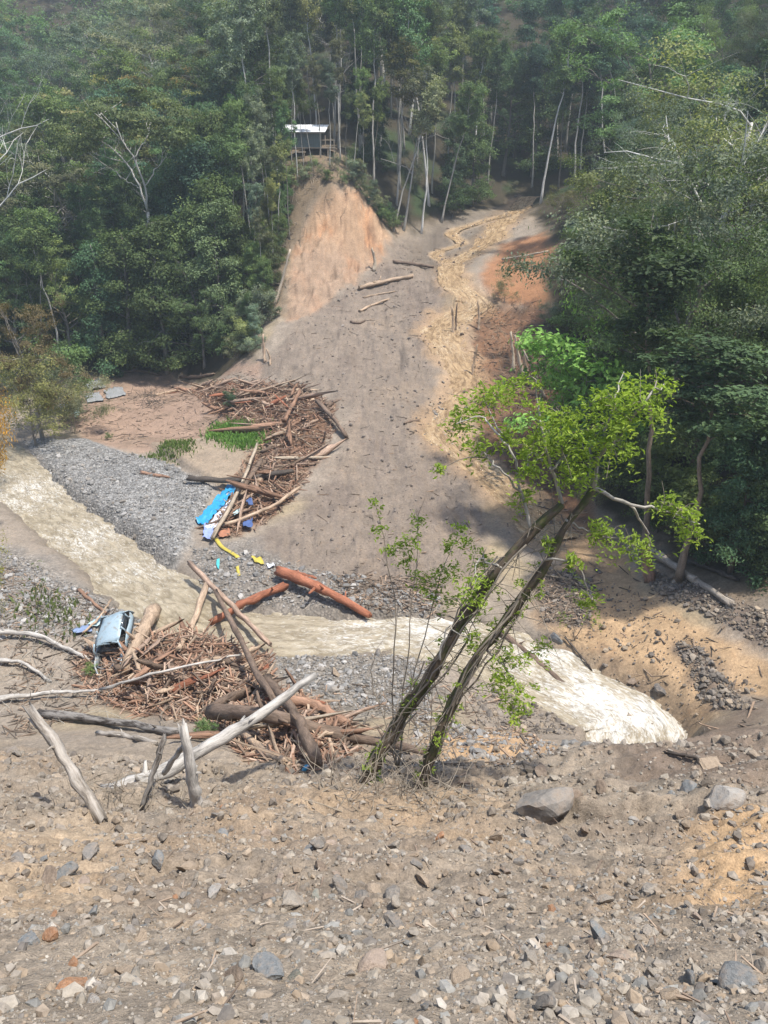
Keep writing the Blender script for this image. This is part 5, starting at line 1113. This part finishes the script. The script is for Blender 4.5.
def bank_pebbles():
    P_ = [scatter(pp, n, 181 + i) for i, (pp, n) in enumerate((([(676, 642), (700, 650), (730, 690), (760, 715), (700, 705)], 900), ([(640, 565), (720, 595), (790, 620), (790, 660), (720, 625), (660, 600)], 1300), ([(535, 575), (575, 570), (598, 600), (590, 628), (545, 625)], 800), ([(560, 560), (640, 590), (770, 690), (680, 728), (600, 668), (548, 625)], 700), ([(425, 395), (445, 395), (475, 450), (455, 455)], 250), ([(470, 690), (545, 690), (590, 735), (480, 735)], 700)))]
    p = np.vstack(P_); rg = np.random.default_rng(190); pebbles('gravel', 'dark gravel streaks and stones on the tan mud fan', p, np.minimum(.04 * (1 + rg.pareto(2.3, len(p))), .22), [(.15, .13, .11), (.19, .165, .14), (.12, .105, .09), (.23, .195, .155), (.26, .21, .155)], 191, .3)
bank_pebbles()

# ------------------------------------------------------------------ grass
def grass(label, poly_px, n, seed, hgt, col, name='grass'):
    p = scatter(poly_px, n, seed); rg = np.random.default_rng(seed); N = len(p); p[:, :2] += rg.normal(0, .45, (N, 2)); p[:, 2] = H(p[:, 0], p[:, 1]) - .02; hh = hgt * rg.uniform(.5, 1.2, N); az = rg.uniform(0, 6.3, N); wv = np.c_[np.cos(az), np.sin(az), 0 * az] * (.05 * rg.uniform(.6, 1.4, (N, 1))); ln = rg.normal(0, .35, (N, 2)) * hh[:, None]
    p[:, 2] += sstep(-.2, 1.2, poly_sd(pix_poly(poly_px), p[:, 0], p[:, 1])) * .3 * rg.random(N)
    mid = p + np.c_[ln * .4, hh * .65]; tip = p + np.c_[ln * 1.1, hh * .95]; V = np.stack([p - wv, p + wv, mid + wv * .8, mid - wv * .8, tip + wv * .1, tip - wv * .1], 1).reshape(-1, 3); k = np.arange(N)[:, None] * 6
    q = np.concatenate([k + np.array([0, 1, 2, 3]), k + np.array([3, 2, 4, 5])]); b = MB(); b.quads(V, q, None, np.repeat(rg.uniform(.2, .85, N), 6)); o = link(name, b.mesh(name, 'leaf_thin', False, True)); o.color = (*col, 1); tag(o, label, None, None, 'stuff')
grass('bright green grass patch left of the upper driftwood jam', [(208, 428), (232, 422), (262, 432), (262, 452), (240, 458), (214, 446)], 2600, 66, .45, (.14, .25, .06))
grass('thin green grass on the mud bank edge', [(148, 458), (170, 446), (192, 448), (192, 462), (165, 464)], 700, 67, .3, (.12, .17, .05))
grass('sparse weeds on the left bank', [(20, 580), (70, 600), (90, 640), (30, 640)], 260, 68, .3, (.12, .15, .05))
for px, py, h, c, lab in ((92, 674, .7, 'mid', 'low green weed below the wrecked car'), (203, 738, .9, 'mid', 'green weed growing from the lower jam'), (268, 696, 1.2, (.13, .15, .05), 'olive weed at the right of the lower jam'), (108, 440, .8, 'olive', 'small weed at the top of the gravel bar'), (392, 232, 2.6, 'olive', 'bush on the right tip of the scarp'), (382, 222, 2.2, 'mid', 'bush on the right rim of the scarp')):
    g = gp(px, py); plant('shrub1' if R.random() < .5 else 'feather1', tuple(g - [0, 0, .05]), h, c, 'grey', lab, 'weed' if 'weed' in lab else 'bush', 'weed' if 'weed' in lab else 'bush')

# ------------------------------------------------------------------ hut
def hut():
    M['roofm'] = mat_plain('roof_metal', (.86, .88, .90), .35, .0, None, 2, .1); M['boards'] = mat_plain('hut_boards', (.16, .19, .18), .85, 0, (.10, .11, .10), 4); M['post'] = mat_plain('hut_posts', (.33, .27, .2), .85, 0, None, 5)
    g = P(302, 148, 106.5); z0 = max(h1(g[0], 106.5), h1(g[0] - 2, 106.5), h1(g[0] + 2, 106.5)) + .15
    zf = g[2]; root = empty('hut', (g[0], 106.5, zf)); W2, D2 = 2.25, 1.6
    def bx(nm, lo, hi, mat, par=root): b = MB(); b.box(lo, hi); return link(nm, b.mesh(nm, mat, False), par)
    bx('floor', (-W2 - .1, -D2 - .1, -.12), (W2 + 1.9, D2, .02), 'post')
    bx('inner_wall', (-W2 + .03, -D2 + .06, .02), (W2 - .03, -D2 + .1, 1.55), 'boards')
    for i in range(16):
        a = -W2 + i * 2 * W2 / 16; bx('board', (a + .015, -D2 - .02, .02), (a + 2 * W2 / 16 - .02, -D2 + .05, 1.6), 'boards')
    for s in (-1, 1): bx('side_wall', (s * W2 - .04, -D2 + .06, .02), (s * W2 + .04, D2, 2.2), 'boards')
    bx('back_wall', (-W2 + .05, D2 - .07, .02), (W2 - .05, D2, 2.4), 'boards')
    for x in (-W2 - .05, -W2 / 2, 0.4, W2 + .05, W2 + 1.0, W2 + 1.75): bx('stilt', (x - .06, -D2 - .06, -1.6), (x + .06, -D2 + .02, -.12), 'post')
    for x in (W2 + .7, W2 + 1.3, W2 + 1.75): bx('porch_post', (x - .05, -D2 - .05, .02), (x + .05, -D2 + .05, 1.3 if x < W2 + 1.5 else .9), 'post')
    bx('porch_rail', (W2 + .1, -D2 - .03, .75), (W2 + 1.8, -D2 + .03, .84), 'post'); bx('step', (-.9, -D2 - .7, -.6), (.6, -D2 - .2, -.45), 'post')
    n = 9
    for i in range(n):                       # roof sheets pitched towards the valley
        a = -W2 - .35 + i * (2 * W2 + 1.1) / n; e = a + (2 * W2 + 1.1) / n - .012; sk = .22 * (i / n); b = MB()
        v = np.array([[a, -D2 - .5, 1.62], [e, -D2 - .5, 1.62], [e + sk, D2 + .4, 2.65], [a + sk, D2 + .4, 2.65]]); v[:, 2] += .012 * (i % 2); b.quads(np.vstack([v, v + [0, 0, .03]]), [(3, 2, 1, 0), (4, 5, 6, 7), (0, 1, 5, 4), (1, 2, 6, 5), (2, 3, 7, 6), (3, 0, 4, 7)])
        link('roof_sheet', b.mesh('roof_sheet', 'roofm', False), root)
    bx('roof_beam', (-W2 - .3, -D2 - .42, 1.5), (W2 + .7, -D2 - .34, 1.6), 'post')
    tag(root, 'small hut with a bright white metal roof on the spur above the scarp', 'hut')
hut()

# ------------------------------------------------------------------ wrecked car
def car():
    M['carpaint'] = mat_plain('car_paint', (.30, .39, .44), .45, .1, (.20, .18, .155), 2.2, .15); M['cardark'] = mat_plain('car_inside', (.045, .045, .045), .8, 0, (.16, .13, .1), 3); M['carmetal'] = mat_plain('bent_metal', (.30, .34, .36), .5, .4, (.22, .17, .13), 3); M['carglass'] = mat_plain('car_glass', (.03, .035, .04), .08, 0, None, 2, .0)
    g = gp(121, 648); root = empty('wrecked_car', tuple(g + [0, 0, .25])); rg = np.random.default_rng(8)
    root.rotation_euler = (math.radians(27), math.radians(-14), math.radians(-4)); root.scale = (.8, .8, .64); root.location.z += .12; root.location.y -= .35
    def prof(nm, rows, mat, par=root, noise_=.055, close=True):
        rows = np.array(rows, float); n, m = rows.shape[:2]; v = rows.reshape(-1, 3) + rg.normal(0, noise_, (n * m, 3)); b = MB(); q = [(i * m + j, i * m + j + 1, (i + 1) * m + j + 1, (i + 1) * m + j) for i in range(n - 1) for j in range(m - 1)]; b.quads(v, q)
        o = link(nm, b.mesh(nm, mat), par); md = o.modifiers.new('thick', 'SOLIDIFY'); md.thickness = .03; return o
    X = [-.80, -.62, -.2, .2, .62, .80]
    # local: y forward is -Y (towards the viewer), z up
    prof('roof', [[(x * .86, y, 1.42 - .18 * abs(x) ** 2 - .05 * abs(y - .4) - (.12 if (x < 0 and y > 1) else 0)) for x in X] for y in (-.55, -.1, .4, .9, 1.35)], 'carpaint')
    prof('tailgate', [[(x, 1.35 + d, z) for x in X] for d, z in ((0, 1.36), (.25, 1.0), (.42, .7), (.40, .25))], 'carpaint')
    for s in (-1, 1):
        nm = 'side_panel'; sp = prof(nm, [[(s * (.80 + .05 * math.sin(y + z)), y, z) for y in (-1.5, -.9, -.3, .4, 1.0, 1.7)] for z in (.12, .4, .72)], 'carpaint' if s > 0 else 'carmetal')
        for y0, y1, tp in ((-.9, -.52, 1.4), (.3, .36, 1.38), (1.25, 1.35, 1.36)):
            b = MB(); b.tube(np.array([[s * .8, y0, .72], [s * .76, (y0 + y1) / 2, 1.08], [s * .69, y1, tp]]) + rg.normal(0, .02, (3, 3)), .05, 6); link('pillar', b.mesh('pillar', 'carpaint'), root)
        prof('side_window', [[(s * (.79 - .12 * k), y, .74 + .56 * k) for y in (.40, .8, 1.22)] for k in (0, .5, 1)], 'carglass', noise_=.01)
        b = MB(); b.tube(np.array([[s * .8, -.8, .7], [s * .78, -1.5, .62], [s * .55, -2.15, .35], [s * .2, -2.5, .1]]) + rg.normal(0, .03, (4, 3)), .055, 6); link('fender_rail', b.mesh('fender_rail', 'carmetal'), root)
        b = MB(); b.tube(np.array([[s * .82, -1.45, .28], [s * .95, -1.45, .28]]), [.3, .3], 14); w = link('wheel', b.mesh('wheel', 'cardark'), root)
        b = MB(); b.tube(np.array([[s * .94, -1.45, .28], [s * .965, -1.45, .28]]), [.17, .17], 12); link('rim', b.mesh('rim', 'carmetal'), w)
    prof('windscreen_header', [[(x * .86, -.58 - .02 * k, 1.37 - .12 * k) for x in X] for k in (0, 1)], 'carpaint')
    prof('floor_pan', [[(x * .95, y, .12) for x in X] for y in (-2.2, -1.2, 0, 1.6)], 'cardark')
    b = MB(); b.box((-.6, -.1, .2), (-.08, .45, .55)); b.box((-.6, .4, .3), (-.08, .55, 1.05)); link('seat', b.mesh('seat', 'cardark', False), root)
    b = MB(); b.box((.08, -.1, .2), (.6, .45, .55)); b.box((.08, .4, .3), (.6, .55, 1.05)); link('seat', b.mesh('seat', 'cardark', False), root)
    b = MB(); b.tube(np.array([[-.75, -.62, .72], [0, -.7, .76], [.75, -.62, .7]]), .07, 6); link('dashboard', b.mesh('dashboard', 'cardark'), root)
    b = MB(); b.tube(np.array([[-.7, -1.5, .5], [-.1, -1.75, .35], [.6, -1.25, .62]]), .04, 6); link('bent_strut', b.mesh('bent_strut', 'carmetal'), root)
    tag(root, 'wrecked light-blue car shell half buried on the left river bank', 'car')
car()

# ------------------------------------------------------------------ tarpaulin and litter
def cloth(name, label, cat, corners, mat, amp, lift, seed, nx=26, ny=12):
    rg = np.random.default_rng(seed); C = [gp(*c) for c in corners]; u = np.linspace(0, 1, nx)[:, None]; v = np.linspace(0, 1, ny)[None]
    p = sum(w[..., None] * c for w, c in zip(((1 - u) * (1 - v), u * (1 - v), u * v, (1 - u) * v), C)); L = np.linalg.norm(C[1] - C[0]); Wd = np.linalg.norm(C[3] - C[0])
    S = u * L + 0 * v; T = v * Wd + 0 * u; nz = fbm(S * 1.3 + seed, T * 3.2, 4, seed, .6); p[..., 0] += .12 * fbm(S * 2, T * 2, 3, seed + 3); p[..., 1] += .2 * fbm(S * 2, T * 2, 3, seed + 5)
    p[..., 2] = H(p[..., 0].ravel(), p[..., 1].ravel()).reshape(nx, ny) + lift + amp * np.abs(nz) * 1.4; o0 = p[0, 0].copy(); idx = np.arange(nx * ny).reshape(nx, ny); q = np.stack([idx[:-1, :-1], idx[1:, :-1], idx[1:, 1:], idx[:-1, 1:]], -1).reshape(-1, 4)
    b = MB(); b.quads((p - o0).reshape(-1, 3), q); o = link(name, b.mesh(name, mat), None, tuple(o0)); md = o.modifiers.new('thick', 'SOLIDIFY'); md.thickness = .015; return tag(o, label, cat)
for k, c, r in (('tarp', (.03, .27, .52), .45), ('tarpdark', (.05, .09, .22), .7), ('sheetwhite', (.6, .62, .68), .6), ('lilac', (.24, .30, .55), .7), ('strap', (.46, .37, .06), .7), ('cyan', (.08, .42, .46), .5), ('bluetub', (.05, .38, .62), .35), ('blanket', (.17, .23, .36), .7), ('aqua', (.4, .55, .58), .6), ('rustsheet', (.32, .14, .08), .8), ('tin', (.22, .225, .225), .7)): M[k] = mat_plain('litter_' + k, c, r, 0, None, 4, .25)
cloth('tarpaulin', 'crumpled bright blue tarpaulin along the upper driftwood jam', 'tarpaulin', [(195, 522), (228, 486), (238, 490), (207, 528)], 'tarp', .28, .12, 1)
cloth('plastic_sheet', 'white plastic sheet strip beside the blue tarpaulin', 'plastic sheet', [(206, 530), (232, 500), (236, 503), (214, 532)], 'sheetwhite', .2, .1, 2)
cloth('cloth', 'lilac-blue crumpled cloth below the blue tarpaulin', 'cloth', [(204, 526), (214, 526), (212, 542), (203, 541)], 'lilac', .3, .1, 3, 12, 10)
cloth('cloth', 'dark blue rag in the middle of the upper jam', 'cloth', [(247, 508), (252, 505), (253, 511), (249, 512)], 'tarpdark', .3, .45, 4, 10, 8)
cloth('cloth', 'dark blue rag at the foot of the upper jam', 'cloth', [(244, 526), (252, 524), (252, 532), (244, 533)], 'tarpdark', .25, .3, 5, 10, 8)
cloth('plastic_sheet', 'pale grey-blue plastic scrap in the upper jam', 'plastic sheet', [(234, 518), (243, 513), (243, 520), (236, 524)], 'aqua', .25, .4, 6, 10, 8)
cloth('rusty_sheet', 'rust-red sheet fragment under the upper jam', 'metal sheet', [(218, 534), (230, 531), (230, 538), (220, 540)], 'rustsheet', .15, .12, 7, 10, 8)
cloth('cloth', 'blue-grey blanket lying left of the wrecked car', 'blanket', [(73, 632), (90, 628), (93, 634), (76, 637)], 'blanket', .25, .1, 8, 14, 8)
cloth('plastic_sheet', 'pale blue sheet between blanket and wrecked car', 'plastic sheet', [(87, 628), (99, 620), (102, 626), (92, 632)], 'aqua', .2, .15, 9, 12, 8)
cloth('plastic_sheet', 'pale blue plastic caught under the grey river bush', 'plastic sheet', [(72, 412), (80, 410), (80, 420), (73, 420)], 'aqua', .4, .2, 10, 10, 8)
cloth('plastic_sheet', 'white plastic caught at the left under the grey bush', 'plastic sheet', [(60, 408), (68, 406), (68, 416), (61, 416)], 'sheetwhite', .4, .2, 11, 10, 8)
cloth('plastic_bag', 'white scrap on the gravel right of the yellow strap', 'plastic bag', [(266, 565), (273, 564), (274, 569), (267, 570)], 'sheetwhite', .2, .06, 12, 8, 8)
cloth('plastic_bag', 'cyan scrap on the gravel left of the yellow strap', 'plastic bag', [(216, 562), (219, 560), (220, 570), (218, 570)], 'cyan', .12, .06, 13, 8, 8)
cloth('yellow_sheet', 'crumpled yellow sheet right of the yellow strap', 'plastic sheet', [(250, 560), (262, 558), (264, 566), (254, 564)], 'strap', .2, .08, 14, 12, 8)
def strap(label, pts, w):
    q = smooth_line3(np.array([gp(*p) for p in pts]), 14); q[:, 2] = H(q[:, 0], q[:, 1]) + .08; o0 = q[0].copy(); b = MB(); s = np.array([w, w * .3, 0]); v = np.concatenate([q - s, q + s + [0, 0, .03]]) - o0; n = len(q)
    b.quads(v, [(i, i + 1, n + i + 1, n + i) for i in range(n - 1)]); o = link('strap', b.mesh('strap', 'strap'), None, tuple(o0)); md = o.modifiers.new('t', 'SOLIDIFY'); md.thickness = .02; tag(o, label, 'strap')
strap('long yellow strap trailing from the tarpaulin over the gravel', [(215, 539), (222, 548), (230, 553), (238, 559)], .11)
strap('short yellow strap end on the gravel', [(237, 567), (238, 572), (239, 577)], .08)
for i, (a, lab) in enumerate(((([(84, 384), (100, 380), (106, 388), (90, 392)]), 'grey flattened sheet on the mud nearest the river head'), (([(104, 392), (122, 388), (126, 396), (108, 400)]), 'grey flattened sheet on the mud, right of the others'), (([(84, 396), (100, 394), (104, 402), (88, 404)]), 'grey flattened sheet on the mud, lowest'))):
    cloth('metal_sheet', lab, 'metal sheet', a, 'tin', .25, .1, 20 + i, 14, 8)
def tub():
    g = gp(306, 773); root = empty('plastic_drum', tuple(g + [0, 0, .12])); root.rotation_euler = (.5, .25, .3); b = MB(); b.tube(np.array([[0, 0, -.14], [0, 0, -.1], [0, 0, .1], [0, 0, .15], [0, 0, .18]]), [.09, .1, .1, .085, .05], 14); link('body', b.mesh('drum', 'bluetub'), root)
    b = MB(); b.tube(np.array([[0, 0, .17], [0, 0, .23]]), [.035, .035], 10); link('cap', b.mesh('cap', 'sheetwhite'), root); tag(root, 'small bright blue plastic container at the foot of the lower jam', 'container')
tub()
# ------------------------------------------------------------------ haze
def haze():
    b = MB(); b.box((-285, -20, float(GZ.min()) - 1.5), (285, 352, 185)); me = b.mesh('haze', M['ground'], False)
    m = bpy.data.materials.new('haze'); m.use_nodes = True; n = m.node_tree.nodes; n.clear()
    o = n.new('ShaderNodeOutputMaterial'); v = n.new('ShaderNodeVolumePrincipled'); v.inputs['Color'].default_value = (.80, .92, 1.0, 1)
    v.inputs['Density'].default_value = HAZE; v.inputs['Anisotropy'].default_value = .25
    m.node_tree.links.new(v.outputs[0], o.inputs['Volume']); me.materials.clear(); me.materials.append(m)
    tag(link('haze', me), 'pale blue haze filling the valley air', 'haze', None, 'stuff')
HAZE = 0.0007
haze()
